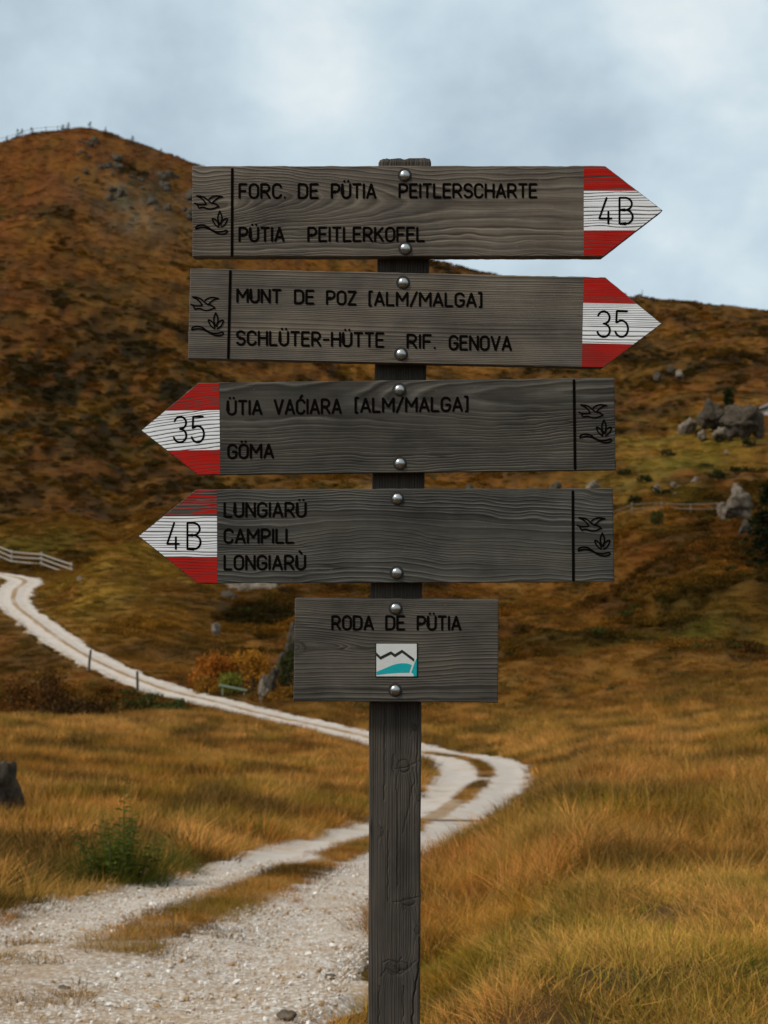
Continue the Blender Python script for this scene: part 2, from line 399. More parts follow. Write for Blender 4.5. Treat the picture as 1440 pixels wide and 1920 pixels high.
# ------------------------------------------------------------------ GROUND
def build_ground():
    tf = np.linspace(-R(19), R(19), 420)
    ts = np.concatenate([np.linspace(-math.pi, -R(19), 90)[:-1], tf, np.linspace(R(19), math.pi, 90)[1:]])
    rs = np.concatenate([[.25], np.exp(np.linspace(math.log(.8), math.log(560), 620))])
    T, RR = np.meshgrid(ts, rs); X = RR * np.sin(T); Y = RR * np.cos(T)
    Z = ground_z(X, Y)
    nr, nt_ = T.shape
    V = np.stack([X.ravel(), Y.ravel(), Z], 1)
    i = np.arange(nr - 1)[:, None] * nt_ + np.arange(nt_ - 1)[None]
    F = np.stack([i, i + 1, i + 1 + nt_, i + nt_], -1).reshape(-1, 4)
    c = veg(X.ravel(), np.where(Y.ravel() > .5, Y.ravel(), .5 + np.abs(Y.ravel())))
    bare = .80 * (1 - sstep(40, 75, np.hypot(X, Y).ravel()))[:, None]
    c = c * (1 - bare) + np.array((.055, .034, .014))[None] * bare      # soil and litter, darkened to put shade between the tussocks
    me = bpy.data.meshes.new('ground')
    me.vertices.add(len(V)); me.vertices.foreach_set('co', V.ravel().astype(np.float32))
    me.loops.add(F.size); me.loops.foreach_set('vertex_index', F.ravel().astype(np.int32))
    me.polygons.add(len(F)); me.polygons.foreach_set('loop_start', (np.arange(len(F)) * 4).astype(np.int32))
    me.polygons.foreach_set('use_smooth', np.ones(len(F), bool))
    a = me.attributes.new('col', 'FLOAT_COLOR', 'POINT')
    a.data.foreach_set('color', np.concatenate([c, np.ones((len(c), 1))], 1).astype(np.float32).ravel())
    me.update(); me.validate()
    m, t = mat('meadow_soil')
    pos = t.n('ShaderNodeNewGeometry').outputs['Position']
    col = t.attr('col', out='Color')
    n1 = t.noise(pos, .8, 6, .65); n2 = t.noise(pos, 6.0, 6, .7)
    n3 = t.noise(t.v('MULTIPLY', pos, (1, .5, 1)), .35, 6, .7)
    c1 = t.v('MULTIPLY', col, t.ramp(n2, [(.25, (.45, .42, .4)), (.5, (.8, .8, .8)), (.75, (1.15, 1.1, 1.0))]))
    c1 = t.v('MULTIPLY', c1, t.ramp(n3, [(.3, (.55, .5, .45)), (.55, (.9, .9, .9)), (.75, (1.15, 1.12, 1.0))]))
    b = t.n('ShaderNodeBump', None, Strength=.7, Distance=.15, Height=t.m('ADD', n1, t.m('MULTIPLY', n2, .35)))
    p = t.n('ShaderNodeBsdfPrincipled', None, Base_Color=c1, Roughness=.95, Normal=b.outputs[0])
    p.inputs['Specular IOR Level'].default_value = .1
    finish(t, p.outputs[0])
    me.materials.append(m)
    o = bpy.data.objects.new('ground', me); COL.objects.link(o)
    tag(o, 'rolling autumn meadow and hillside ground in ochre and rust', 'ground', kind='structure')


def build_path():
    nu = 44; us = np.linspace(-1.25, 1.25, nu)
    k = len(PT)
    edge = 1 + .15 * fbm(PT * .55, PT * 0, seed=61)
    edge2 = 1 + .15 * fbm(PT * .55, PT * 0 + 9, seed=62)
    U = np.repeat(us[None], k, 0)
    sc_ = np.where(U > 0, edge[:, None], edge2[:, None])
    off = U * PW[:, None] * sc_
    X = PC[:, 0, None] + PN[:, 0, None] * off; Y = PC[:, 1, None] + PN[:, 1, None] * off
    a = np.abs(U)
    rut = -.035 * np.exp(-((a - .55) / .2) ** 2) + .02 * np.exp(-(a / .18) ** 2)
    drop = -.20 * sstep(.93, 1.25, a + .14 * fbm(X * 2.1, Y * 2.1, seed=66))
    Z = PC[:, 2, None] + rut + drop + .012 * fbm(X * 4, Y * 4, seed=64)
    V = np.stack([X.ravel(), Y.ravel(), Z.ravel()], 1)
    i = np.arange(k - 1)[:, None] * nu + np.arange(nu - 1)[None]
    F = np.stack([i, i + 1, i + 1 + nu, i + nu], -1).reshape(-1, 4)
    m, t = mat('pale_gravel')
    pos = t.n('ShaderNodeNewGeometry').outputs['Position']
    u = t.attr('u'); near = t.attr('near')
    au = t.m('ABSOLUTE', u)
    nb = t.noise(pos, 1.6, 5, .65); nbf = t.noise(pos, 9, 5, .7)
    vor = t.n('ShaderNodeTexVoronoi', dict(feature='F1'), Vector=pos, Scale=38.0, Randomness=1.0)
    vor2 = t.n('ShaderNodeTexVoronoi', dict(feature='F1'), Vector=pos, Scale=90.0, Randomness=1.0)
    peb = t.m('ADD', t.m('MULTIPLY', vor.outputs['Distance'], .7), t.m('MULTIPLY', vor2.outputs['Distance'], .3))
    sepc = t.n('ShaderNodeSeparateColor', None, Color=vor.outputs['Color']).outputs[0]
    stone = t.ramp(sepc, [(.0, (.27, .20, .14)), (.22, (.46, .40, .345)), (.65, (.58, .545, .51)), (1., (.74, .73, .715))])
    dust = t.mix(nb, (.40, .353, .312), (.53, .49, .455))
    base = t.mix(t.m('MULTIPLY', near, .85), dust, stone)
    gap = t.m('MULTIPLY', t.mr(peb, .36, .62), t.m('MULTIPLY', near, .6))
    base = t.mix(gap, base, (.235, .145, .065))
    # earth and dead grass: middle strip and margins
    mid = t.m('SUBTRACT', 1.0, t.mr(au, .06, .26))
    side = t.mr(au, .86, 1.02)
    soil = t.m('ADD', t.m('MULTIPLY', mid, 1.25), side)
    soil = t.m('ADD', soil, t.m('MULTIPLY', t.m('SUBTRACT', t.m('ADD', t.m('MULTIPLY', nb, .55), t.m('MULTIPLY', nbf, .45)), .5), 2.6))
    soil = t.mr(soil, .55, .95)
    mt = t.attr('mid')
    soil = t.m('MULTIPLY', soil, t.m('MAXIMUM', t.mr(au, .5, .8), mt))
    earth = t.ramp(nbf, [(.3, (.13, .075, .03)), (.55, (.25, .14, .045)), (.75, (.30, .22, .10))])
    base = t.mix(t.m('MULTIPLY', soil, .9), base, earth)
    # sparse yellowish patches
    base = t.mix(t.m('MULTIPLY', t.mr(nb, .48, .68), .55), base, (.33, .215, .11))
    base = t.mix(t.m('MULTIPLY', t.m('MULTIPLY', t.attr('dirty'), t.mr(nbf, .46, .56)), .7), base, (.20, .12, .055))
    hgt = t.m('ADD', t.m('MULTIPLY', t.m('SUBTRACT', 1, peb), .6), t.m('MULTIPLY', nbf, .3))
    b = t.n('ShaderNodeBump', None, Strength=.6, Distance=.02, Height=hgt)
    p = t.n('ShaderNodeBsdfPrincipled', None, Base_Color=base, Roughness=.93, Normal=b.outputs[0])
    p.inputs['Specular IOR Level'].default_value = .15
    finish(t, p.outputs[0])
    midm = np.repeat((.75 + .5 * fbm(PT * .35, PT * 0 + 3, seed=68))[:, None], nu, 1).clip(.0, 1)
    midm = midm * (.25 + .75 * sstep(7, 10.5, PC[:, 1]))[:, None]
    midm = (midm + .25 * sstep(8, 11, PC[:, 1])[:, None]).clip(0, 1) * (1 - .05 * sstep(60, 110, PC[:, 1]))[:, None]
    nearm = np.repeat((1 - sstep(8, 19, PC[:, 1]))[:, None], nu, 1)
    dirt = (1 - sstep(6.5, 8.6, Y)) * sstep(.2, -.6, U) * sstep(-.5, .1, fbm(X * 1.2, Y * 1.2, seed=69))
    o = mesh_obj('path', V, F.tolist(), m, smooth=True, attrs=dict(dirty=dirt.ravel(), u=U.ravel(), near=nearm.ravel(), mid=midm.ravel()))
    tag(o, 'pale gravel track with two wheel ruts winding into the valley', 'path', kind='structure')


# ------------------------------------------------------------------ scattering (grass, heath, gravel)
def scatter(name, pts, rot, scl, idx, col, variants, label, cat):
    coll = bpy.data.collections.new(name + '_pieces')
    for v in variants: coll.objects.link(v)
    me = bpy.data.meshes.new(name)
    me.vertices.add(len(pts)); me.vertices.foreach_set('co', np.asarray(pts, np.float32).ravel())
    me.attributes.new('rot', 'FLOAT_VECTOR', 'POINT').data.foreach_set('vector', np.asarray(rot, np.float32).ravel())
    me.attributes.new('scl', 'FLOAT_VECTOR', 'POINT').data.foreach_set('vector', np.asarray(scl, np.float32).ravel())
    me.attributes.new('idx', 'INT', 'POINT').data.foreach_set('value', np.asarray(idx, np.int32))
    c4 = np.concatenate([col, np.ones((len(col), 1))], 1).astype(np.float32)
    me.attributes.new('col', 'FLOAT_COLOR', 'POINT').data.foreach_set('color', c4.ravel())
    me.update()
    o = bpy.data.objects.new(name, me); COL.objects.link(o)
    ng = bpy.data.node_groups.new(name + '_scatter', 'GeometryNodeTree')
    ng.interface.new_socket('Geometry', in_out='INPUT', socket_type='NodeSocketGeometry')
    ng.interface.new_socket('Geometry', in_out='OUTPUT', socket_type='NodeSocketGeometry')
    A = ng.nodes.new
    gi, go = A('NodeGroupInput'), A('NodeGroupOutput')
    ci = A('GeometryNodeCollectionInfo'); ci.inputs[0].default_value = coll
    ci.inputs['Separate Children'].default_value = True; ci.inputs['Reset Children'].default_value = True
    ip = A('GeometryNodeInstanceOnPoints'); ip.inputs['Pick Instance'].default_value = True
    def na(nm, ty):
        n = A('GeometryNodeInputNamedAttribute'); n.data_type = ty; n.inputs[0].default_value = nm
        return n.outputs[0]
    lk = ng.links.new
    lk(gi.outputs[0], ip.inputs['Points']); lk(ci.outputs[0], ip.inputs['Instance'])
    lk(na('idx', 'INT'), ip.inputs['Instance Index'])
    lk(na('rot', 'FLOAT_VECTOR'), ip.inputs['Rotation']); lk(na('scl', 'FLOAT_VECTOR'), ip.inputs['Scale'])
    lk(ip.outputs[0], go.inputs[0])
    md = o.modifiers.new('scatter', 'NODES'); md.node_group = ng
    tag(o, label, cat, kind='stuff')
    return o


def tuft_mesh(name, n, rad, h0, h1, wid, lean, m, seg=3, seed=0, wind=(.0, 0)):
    r = np.random.default_rng(seed); V, F, A = [], [], []
    for k in range(n):
        a = r.uniform(0, 2 * math.pi); q_ = rad * math.sqrt(r.uniform(0, 1))
        bx, by = q_ * math.cos(a), q_ * math.sin(a)
        h = r.uniform(h0, h1) * (1 - .35 * (q_ / rad) ** 2)
        az = a + r.normal(0, .9); ln = abs(r.normal(lean, lean * .5)) * (.5 + q_ / rad)
        dx, dy = math.cos(az) * ln + wind[0], math.sin(az) * ln + wind[1]
        fa = r.uniform(0, math.pi); wx, wy = math.cos(fa) * wid / 2, math.sin(fa) * wid / 2
        rv = r.uniform(); base = len(V)
        for s_ in range(seg):
            t = s_ / seg; w_ = (1 - t ** 1.6) * .9 + .1
            px_ = bx + dx * h * t ** 1.9; py_ = by + dy * h * t ** 1.9
            pz_ = h * t * (1 - .22 * min(1.6, math.hypot(dx, dy)) * t) - .015
            V += [(px_ - wx * w_, py_ - wy * w_, pz_), (px_ + wx * w_, py_ + wy * w_, pz_)]; A += [rv, rv]
        V.append((bx + dx * h, by + dy * h, h * (1 - .22 * min(1.6, math.hypot(dx, dy))))); A.append(rv)
        for s_ in range(seg - 1):
            i = base + 2 * s_; F.append((i, i + 1, i + 3, i + 2))
        i = base + 2 * (seg - 1); F.append((i, i + 1, i + 2))
    return mesh_obj(name, V, F, m, attrs=dict(rnd=A), link=False)


def leaf_clump(name, n, rad, hgt, leaf, m, seed=0, elong=2.0, hollow=.35, power=.6):
    """many small leaf faces through a dome-shaped volume with lumps and gaps"""
    r = np.random.default_rng(seed); V, F, A = [], [], []
    lumps = [(r.uniform(-.6, .6), r.uniform(-.6, .6), r.uniform(.25, .85)) for _ in range(7)]
    while len(F) < n:
        lx, ly, lz = lumps[r.integers(len(lumps))]
        p = np.array((lx, ly, lz)) + r.normal(0, .22, 3)
        if p[2] < 0 or p[0] ** 2 + p[1] ** 2 + (p[2] * .9) ** 2 > 1.1: continue
        u = r.normal(size=3); u /= np.linalg.norm(u); u[2] = abs(u[2]) * .7 + .2
        v_ = np.cross(u, r.normal(size=3)); v_ /= np.linalg.norm(v_)
        l = leaf * r.uniform(.6, 1.4); c = p * (rad, rad, hgt); b = len(V)
        V += [c, c + u * l * .5 + v_ * l / elong / 2 * 1.2, c + u * l, c + u * l * .5 - v_ * l / elong / 2 * 1.2]
        F.append((b, b + 1, b + 2, b + 3)); A += [r.uniform()] * 4
    return V, F, A


def veg_mat(name, inst=True, tint=(1, 1, 1), var=.5, trans=.20, col=None, straw=.35, green=.0):
    m, t = mat(name)
    c = t.attr('col', 'INSTANCER' if inst else 'GEOMETRY', 'Color') if col is None else t.n('ShaderNodeRGB').outputs[0]
    if col is not None: c.node.outputs[0].default_value = (*col, 1)
    rn = t.attr('rnd')
    ob = t.n('ShaderNodeObjectInfo').outputs['Random']
    k = t.m('ADD', t.m('MULTIPLY', rn, var), t.m('MULTIPLY', ob, var * .8))
    k = t.m('ADD', k, 1 - var * .9)
    c = t.v('MULTIPLY', t.v('SCALE', c, k), tint)
    c = t.mix(t.m('MULTIPLY', t.mr(rn, .30, .18), green), c, t.v('MULTIPLY', c, (.55, .95, .6)))
    c = t.mix(t.m('MULTIPLY', t.mr(rn, .72, 1.0), straw), c, (.46, .30, .12))
    df = t.n('ShaderNodeBsdfDiffuse', None, Color=c, Roughness=.5)
    tr = t.n('ShaderNodeBsdfTranslucent', None, Color=c)
    mx = t.n('ShaderNodeMixShader', None, Fac=trans)
    t.set(mx.inputs[1], df.outputs[0]); t.set(mx.inputs[2], tr.outputs[0])
    finish(t, mx.outputs[0])
    return m


def sample(n, d0, d1, x0=-320, x1=1760, power=1.0):
    """random ground positions in a sector in front of the signpost, even over area (power 1) or denser near by"""
    u = rng.uniform(0, 1, n)
    e = 2 * power
    d = (d0 ** e + u * (d1 ** e - d0 ** e)) ** (1 / e) if e > 0 else d0 * (d1 / d0) ** u
    px = rng.uniform(x0, x1, n)
    return (px - 720) / FP * d, d, px


def build_grass():
    gm = veg_mat('dry_grass', var=.8, straw=.6, green=.9)
    near = [tuft_mesh('grass_tuft', 46, .10, .14, .36, .0055, .6, gm, 4, 100 + k, (.30, .1)) for k in range(5)]
    tall = [tuft_mesh('tall_grass_tuft', 60, .11, .24, .54, .0055, .65, gm, 4, 200 + k, (.35, .1)) for k in range(4)]
    short = [tuft_mesh('short_grass_tuft', 40, .12, .05, .13, .0042, .9, gm, 3, 300 + k) for k in range(4)]
    sward = [tuft_mesh('sward_tuft', 60, .12, .025, .085, .0036, 1.1, gm, 3, 350 + k, (.3, .1)) for k in range(4)]
    wide = [tuft_mesh('meadow_tuft', 110, .34,   .15, .44, .013, .55, gm, 3, 400 + k, (.1, 0)) for k in range(5)]
    stalk = [tuft_mesh('straw_stalks', 7, .10, .45, .75, .0035, .30, gm, 5, 500 + k, (.1, 0)) for k in range(3)]
    allv = near + tall + short + wide + stalk + sward
    for i, o in enumerate(allv): o.name = 'tuft_%02d' % i
    I = dict(near=(0, 5), tall=(5, 4), short=(9, 4), wide=(13, 5), stalk=(18, 3), sward=(21, 4))
    P, RO, SC, ID, CO = [], [], [], [], []
    def put(X, Y, kind, s0, s1, keep=None, dark=1.0):
        if keep is not None: X, Y = X[keep], Y[keep]
        z = ground_z(X, Y); k = len(X)
        P.append(np.stack([X, Y, z - .01], 1))
        RO.append(np.stack([rng.normal(0, .12, k), rng.normal(0, .12, k), rng.uniform(0, 2 * math.pi, k) if kind not in ('tall', 'stalk') else rng.normal(0, .5, k)], 1))
        s = rng.uniform(s0, s1, k); SC.append(np.stack([s, s, s * rng.uniform(.8, 1.2, k)], 1))
        a, b = I[kind]; ID.append(rng.integers(a, a + b, k)); CO.append(veg(X, Y) * rng.uniform(.55, 1.5, (k, 1)) * dark)
    def clear(X, Y, extra=.0):
        off, hw, _, idx = near_path(X, Y)
        return np.abs(off) > hw * (1.0 + .13 * fbm(X * 1.7, Y * 1.7, seed=77)) + extra
    # near sward
    X, Y, px = sample(17000, 3.2, 19, -500, 1900, .72)
    ok = clear(X, Y)
    rgt = px > 720 - 200
    zone_short = (fbm(X * .7, Y * .7, seed=81) + np.where(rgt, sstep(11.5, 8, Y) * 1.8, -.2)) > .30
    put(X, Y, 'near', .55, 1.0, ok & ~zone_short & ((px < 650) | (Y > 8.6)))
    put(X, Y, 'short', .7, 1.3, ok & zone_short & (Y > 9.5))
    bX, bY, bp = sample(9000, 4.2, 11, 560, 1900, .9)
    put(bX, bY, 'sward', .7, 1.35, clear(bX, bY, .02) & (rng.uniform(0, 1, len(bX)) < np.interp(bY, [9, 11], [1, .4])) & (fbm(bX * 3.5, bY * 2.8, seed=86) > -.28))
    bX, bY, bp = sample(700, 4.6, 11, 560, 1900, .9)
    put(bX, bY, 'short', .6, 1.3, clear(bX, bY, .05) & (fbm(bX * 2.2, bY * 1.6, seed=89) > .15))
    CO[-1] = CO[-1] * np.array((.80, 1.02, .70))[None]
    bX, bY, bp = sample(420, 4.8, 9.5, 560, 1900, .9)
    put(bX, bY, 'near', .35, .6, clear(bX, bY, .05) & (fbm(bX * 1.5, bY * 1.2, seed=87) > .05))
    X, Y, px = sample(9000, 3.2, 19, -500, 1900, .8); ok = clear(X, Y)
    put(X, Y, 'short', .6, 1.2, ok & ((px < 650) | (Y > 9)))
    # tall tussocks
    # tussocks: clusters of long blades arching outwards
    cX, cY, cp = sample(1500, 7.5, 36, -500, 1900, .75)
    ok = clear(cX, cY, .30) & (fbm(cX * .35, cY * .25, seed=83) > np.where(cp > 720, -.25, .05)) & ((cp < 700) | (cY > 9.3))
    cX, cY = cX[ok], cY[ok]
    m_ = rng.integers(7, 15, len(cX)); ii = np.repeat(np.arange(len(cX)), m_)
    sz = rng.uniform(.10, .24, len(cX))[ii]
    tX, tY = cX[ii] + rng.normal(0, 1, len(ii)) * sz, cY[ii] + rng.normal(0, 1, len(ii)) * sz
    ct = (veg(cX, cY) * rng.uniform(.7, 1.5, (len(cX), 1)))[ii]
    put(tX, tY, 'tall', .5, 1.0, clear(tX, tY, .12) if False else None)
    CO[-1] = ct * rng.uniform(.85, 1.2, (len(ii), 1))
    X, Y, px = sample(2600, 7, 34, -500, 1900, .8)
    put(X, Y, 'stalk', .6, 1.1, clear(X, Y, .1) & ((px < 700) | (Y > 9)) & (fbm(X * .6, Y * .4, seed=84) > 0))
    # middle distance
    X, Y, px = sample(30000, 15, 66, -400, 1840, .72)
    put(X, Y, 'wide', .55, 1.0, clear(X, Y, .05))
    # grass breaking into the track edges
    i = rng.integers(np.searchsorted(PC[:, 1], 9), len(PC) - 1, 9000); sg = rng.choice((-1, 1), len(i))
    u_ = sg * (1.02 + .10 * fbm(PT[i] * .8, sg * 5.0, seed=97) + rng.normal(0, .05, len(i)))
    X = PC[i, 0] + PN[i, 0] * u_ * PW[i]; Y = PC[i, 1] + PN[i, 1] * u_ * PW[i]
    put(X, Y, 'short', .8, 2.0, Y > 9, .8)
    # strip between the ruts
    t_ = rng.uniform(0, 1, 15000) ** 1.5; i = (t_ * (np.searchsorted(PC[:, 1], 46) - 1)).astype(int)
    o_ = rng.normal(0, 1, len(i)) * np.interp(PC[i, 1], [8, 14, 24, 30], [.09, .10, .08, .055]) * PW[i]; X = PC[i, 0] + PN[i, 0] * o_; Y = PC[i, 1] + PN[i, 1] * o_
    X = X + rng.normal(0, .03, len(X)); keep = (Y > 3) & (fbm(X * 1.1, Y * .6, seed=88) > -.30) & (rng.uniform(0, 1, len(X)) < np.interp(Y, [4, 7.5, 9, 11, 14], [.02, .06, .2, .6, 1]))
    put(X, Y, 'short', .35, .95, keep, .72)
    P[-1][:, 2] += .07
    # sparse patches on the worn near track
    i = rng.integers(0, np.searchsorted(PC[:, 1], 9.5), 2600); u_ = rng.uniform(-.85, .25, len(i))
    X = PC[i, 0] + PN[i, 0] * u_ * PW[i]; Y = PC[i, 1] + PN[i, 1] * u_ * PW[i]
    put(X, Y, 'sward', .5, 1.1, (Y > 4.5) & (fbm(X * 1.5, Y * 1.1, seed=93) > .55) & (np.abs(u_ + .05) > .0), .8)
    CO[-1] = OCHRE[None] * rng.uniform(.5, 1.1, (len(CO[-1]), 1))
    P[-1][:, 2] += .07
    scatter('grass', np.concatenate(P), np.concatenate(RO), np.concatenate(SC), np.concatenate(ID), np.concatenate(CO), allv,
            'long dry ochre and rust grass covering the meadow beside the track', 'grass')


def build_heath():
    hm = veg_mat('heath_leaves', var=.7, trans=.08, straw=.12)
    vs = []
    for k in range(5):
        V, F, A = leaf_clump('heath', 420, .75, .42, .085, None, 600 + k)
        vs.append(mesh_obj('heath_%d' % k, V, F, hm, attrs=dict(rnd=A), link=False))
    gm = veg_mat('hill_grass', var=.6, trans=.12)
    for k in range(4):
        vs.append(tuft_mesh('hill_%d' % k, 150, .7, .14, .36, .028, .8, gm, 2, 700 + k, (.25, 0)))
    for i, o in enumerate(vs): o.name = 'clump_%02d' % i
    X1, Y1, p1 = sample(52000, 58, 180, -300, 1740, .8)
    X2, Y2, p2 = sample(50000, 165, 425, -300, 1740, .75)
    X, Y = np.concatenate([X1, X2]), np.concatenate([Y1, Y2])
    off, hw, _, _ = near_path(X, Y)
    c, oz, dz = veg(X, Y, True); lum = c.sum(1)
    pat = fbm(X * .12, Y * .12, seed=91, o=3)
    heath = ((pat + .55 * dz - .8 * oz > .42) | ((lum < .10) & (oz < .3))) & (rng.uniform(0, 1, len(X)) < .8)
    ok = np.abs(off) > hw + np.where(heath, .9, .5)
    X, Y, c, heath = X[ok], Y[ok], c[ok], heath[ok]
    z = ground_z(X, Y); k = len(X); far = sstep(80, 300, Y)
    s = rng.uniform(.45, 1.1, k) * (1 + .5 * far) * np.where(heath, 1, .8)
    idx = np.where(heath, rng.integers(0, 5, k), rng.integers(5, 9, k))
    c = c * rng.uniform(.65, 1.3, (k, 1)); dk = rng.uniform(0, 1, k) < .05; c[dk] = np.array((.035, .045, .012))
    rt = np.stack([rng.normal(0, .1, k), rng.normal(0, .1, k), rng.uniform(0, 6.28, k)], 1)
    scatter('heath', np.stack([X, Y, z - .04], 1), rt, np.stack([s, s, s * rng.uniform(.6, 1.1, k)], 1), idx, c, vs,
            'low rust, ochre and dark green heath covering the hillsides', 'heath')


def rock_mesh(seed, sub=4, cuts=9, rough=.16, stretch=(1, 1, 1)):
    bm = bmesh.new(); bmesh.ops.create_icosphere(bm, subdivisions=sub, radius=1)
    P = np.array([v.co[:] for v in bm.verts]); F = [tuple(v.index for v in f.verts) for f in bm.faces]; bm.free()
    r = np.random.default_rng(seed)
    for _ in range(cuts):
        n = r.normal(size=3); n /= np.linalg.norm(n); h = r.uniform(.45, .85)
        P = P - np.maximum(0, P @ n - h)[:, None] * n[None] * .92
    N_ = P / np.linalg.norm(P, axis=1)[:, None]
    o = r.uniform(0, 50, 3)
    dsp = rough * fbm(P[:, 0] * 1.8 + o[0], P[:, 1] * 1.8 + o[1], P[:, 2] * 2.4 + o[2], seed, 5, .55)
    crev = np.abs(fbm(P[:, 0] * 1.6 + o[1], P[:, 1] * 1.6 + o[2], P[:, 2] * .9 + o[0], seed + 7, 3)) 
    dsp = dsp - .16 * np.exp(-(crev / .10) ** 2)
    P = (P + N_ * dsp[:, None]) * np.array(stretch)
    return P, F


def rock_mat(name, lo, hi, stain=(.20, .12, .05)):
    m, t = mat(name)
    oc = t.n('ShaderNodeNewGeometry').outputs['Position']
    oc2 = t.n('ShaderNodeTexCoord').outputs['Object']
    n1 = t.noise(oc2, 2.2, 8, .65); n2 = t.noise(oc2, 9, 8, .7); n3 = t.noise(t.v('ADD', oc2, (5, 3, 1)), 3.1, 5, .6)
    c = t.mix(t.mr(n1, .3, .7), lo, hi)
    c = t.v('MULTIPLY', c, t.ramp(n2, [(.3, (.55, .55, .55)), (.55, (.95, .95, .95)), (.75, (1.2, 1.2, 1.2))]))
    c = t.mix(t.m('MULTIPLY', t.mr(n3, .55, .72), .55), c, stain)
    b = t.n('ShaderNodeBump', None, Strength=.8, Distance=.12, Height=t.m('ADD', n1, t.m('MULTIPLY', n2, .5)))
    p = t.n('ShaderNodeBsdfPrincipled', None, Base_Color=c, Roughness=.92, Normal=b.outputs[0])
    p.inputs['Specular IOR Level'].default_value = .2
    finish(t, p.outputs[0])
    return m


def build_rocks():
    pale = rock_mat('pale_limestone', (.075, .058, .042), (.235, .198, .155))
    grey = rock_mat('grey_limestone', (.024, .019, .013), (.098, .079, .058), (.085, .055, .018))
    cliff = rock_mat('dark_cliff', (.028, .023, .017), (.105, .088, .066), (.10, .06, .02))
    def rock(px, d, wpx, hpx, seed, label, m=grey, group=None, sink=.15, lean=0, depth=1.0, name='rock', cuts=9, sub=4, rough=.16, dz=0):
        g = G(px, d); w_ = wpx * d / FP / 2; h_ = hpx * d / FP / (2 - 2 * sink) 
        P, F = rock_mesh(seed, sub, cuts, rough)
        mx = np.abs(P).max(0); P = P / mx * np.array((w_, w_ * depth, h_))
        o = mesh_obj(name, P, F, m, loc=(g.x, g.y, g.z + h_ * (1 - 2 * sink) + dz), smooth=True)
        o.rotation_euler = (0, lean, seed * .7 if depth == 1.0 else 0)
        return tag(o, label, 'rock', group)
    rock(-8, 21.5, 100, 125, 3, 'weathered grey boulder at the left edge in the near meadow', grey, sink=.12, cuts=12, rough=.26)
    # outcrop beside the middle of the track
    og = 'rocks of the outcrop left of the small sign board'
    rock(548, 79, 34, 112, 12, 'dark ragged rock at the top of the outcrop behind the small board', grey, og, lean=.22, depth=.9, rough=.34, cuts=14)
    rock(526, 77, 26, 84, 112, 'upper grey leaning rock of the outcrop beside the small board', grey, og, lean=.42, depth=.9, rough=.34, cuts=14)
    rock(509, 73.5, 24, 60, 13, 'narrow grey rock in the middle of the outcrop beside the small board', grey, og, lean=.3, depth=.9, rough=.32, cuts=14)
    rock(495, 70, 26, 52, 14, 'pale rock stub at the foot of the outcrop near the track', pale, og, lean=.25, depth=.9, rough=.28, cuts=12)
    rock(475, 122, 150, 20, 15, 'long flat pale rock slab just under the lowest arrow board', pale, None, sink=.3, depth=.7)
    rock(430, 116, 34, 22, 16, 'small grey rock in the dark heath under the lowest arrow tip', grey)
    rock(405, 104, 22, 26, 17, 'small pale stone lying on the brown slope left of the outcrop', pale)
    rock(152, 118, 18, 10, 18, 'small pale stone alone on the ochre mound by the track bend', pale)
    # right valley
    og = 'rocks of the large outcrop on the right slope'
    rock(1388, 222, 92, 78, 22, 'biggest broad grey rock of the outcrop on the right slope', grey, og, depth=.8, cuts=16, rough=.36, sink=.08)
    rock(1338, 232, 62, 66, 23, 'pale topped rock in the middle of the right slope outcrop', grey, og, depth=.8, rough=.36, cuts=14)
    rock(1292, 236, 44, 36, 24, 'leftmost low grey rock of the right slope outcrop', pale, og, rough=.22)
    rock(1318, 226, 22, 22, 25, 'small pale stone in front of the right slope outcrop', pale, og)
    rock(1424, 222, 26, 48, 26, 'narrow dark rock at the right end of the slope outcrop', grey, og)
    rock(1350, 226, 26, 28, 27, 'squat grey stone below the pale topped outcrop rock', pale, og)
    rock(1382, 123, 62, 72, 31, 'knobbly pale boulder above the red heath beside the dark spruce', pale, None, depth=.8, rough=.25, sink=.1, cuts=12)
    rock(1356, 124, 26, 36, 32, 'smaller pale rock touching the left side of the knobbly boulder', pale, None)
    rock(1396, 117, 30, 44, 33, 'low grey rock right under the knobbly pale boulder', grey, None)
    og = 'pale stones in the valley meadow on the right'
    for k, (x, d, w_, h_) in enumerate(((1231, 188, 16, 15), (1263, 190, 16, 14), (1305, 194, 22, 20), (1272, 182, 14, 10), (1265, 178, 12, 7))):
        rock(x, d, w_, h_, 40 + k, ['pale stone at the left end of the stone row in the valley', 'round pale stone second in the valley stone row', 'greyer stone at the right end of the valley stone row',
                                    'low stone just under the valley stone row', 'smallest flat stone nearest in the valley meadow'][k], pale, og, sub=3)
    rock(1040, 196, 26, 26, 47, 'grey boulder between the two lower arrow boards near the post', grey, None, sub=3)
    rock(1110, 196, 30, 30, 48, 'pale grey boulder between the two lower arrow boards at their right end', pale, None, sub=3)
    rock(880, 192, 20, 24, 49, 'dark boulder right of the post between the two lower arrow boards', grey, None, sub=3)
    og = 'stones on the dark upper slope at right'
    for k, (x, d, w_, h_) in enumerate(((1232, 300, 16, 18), (1258, 302, 14, 20), (1274, 298, 20, 22))):
        rock(x, d, w_, h_, 50 + k, ['left dark stone', 'middle grey stone', 'right pale stone'][k] + ' of three on the dark upper slope', grey if k < 2 else pale, og, sub=3)
    rock(1362, 212, 8, 8, 55, 'tiny white stone in the meadow below the right slope outcrop', pale, None, sub=2)
    # rocky band under the left summit
    r = random.Random(5)
    cl = []
    for k in range(48):
        t_ = r.random(); x = 140 + 235 * t_; d = 388 - 26 * r.random() - 8 * t_
        z_ = r.choice((8, 10, 13, 16, 20)) * (.8 + .7 * t_); cl.append((x, d, z_ * 1.25, z_ * .8))
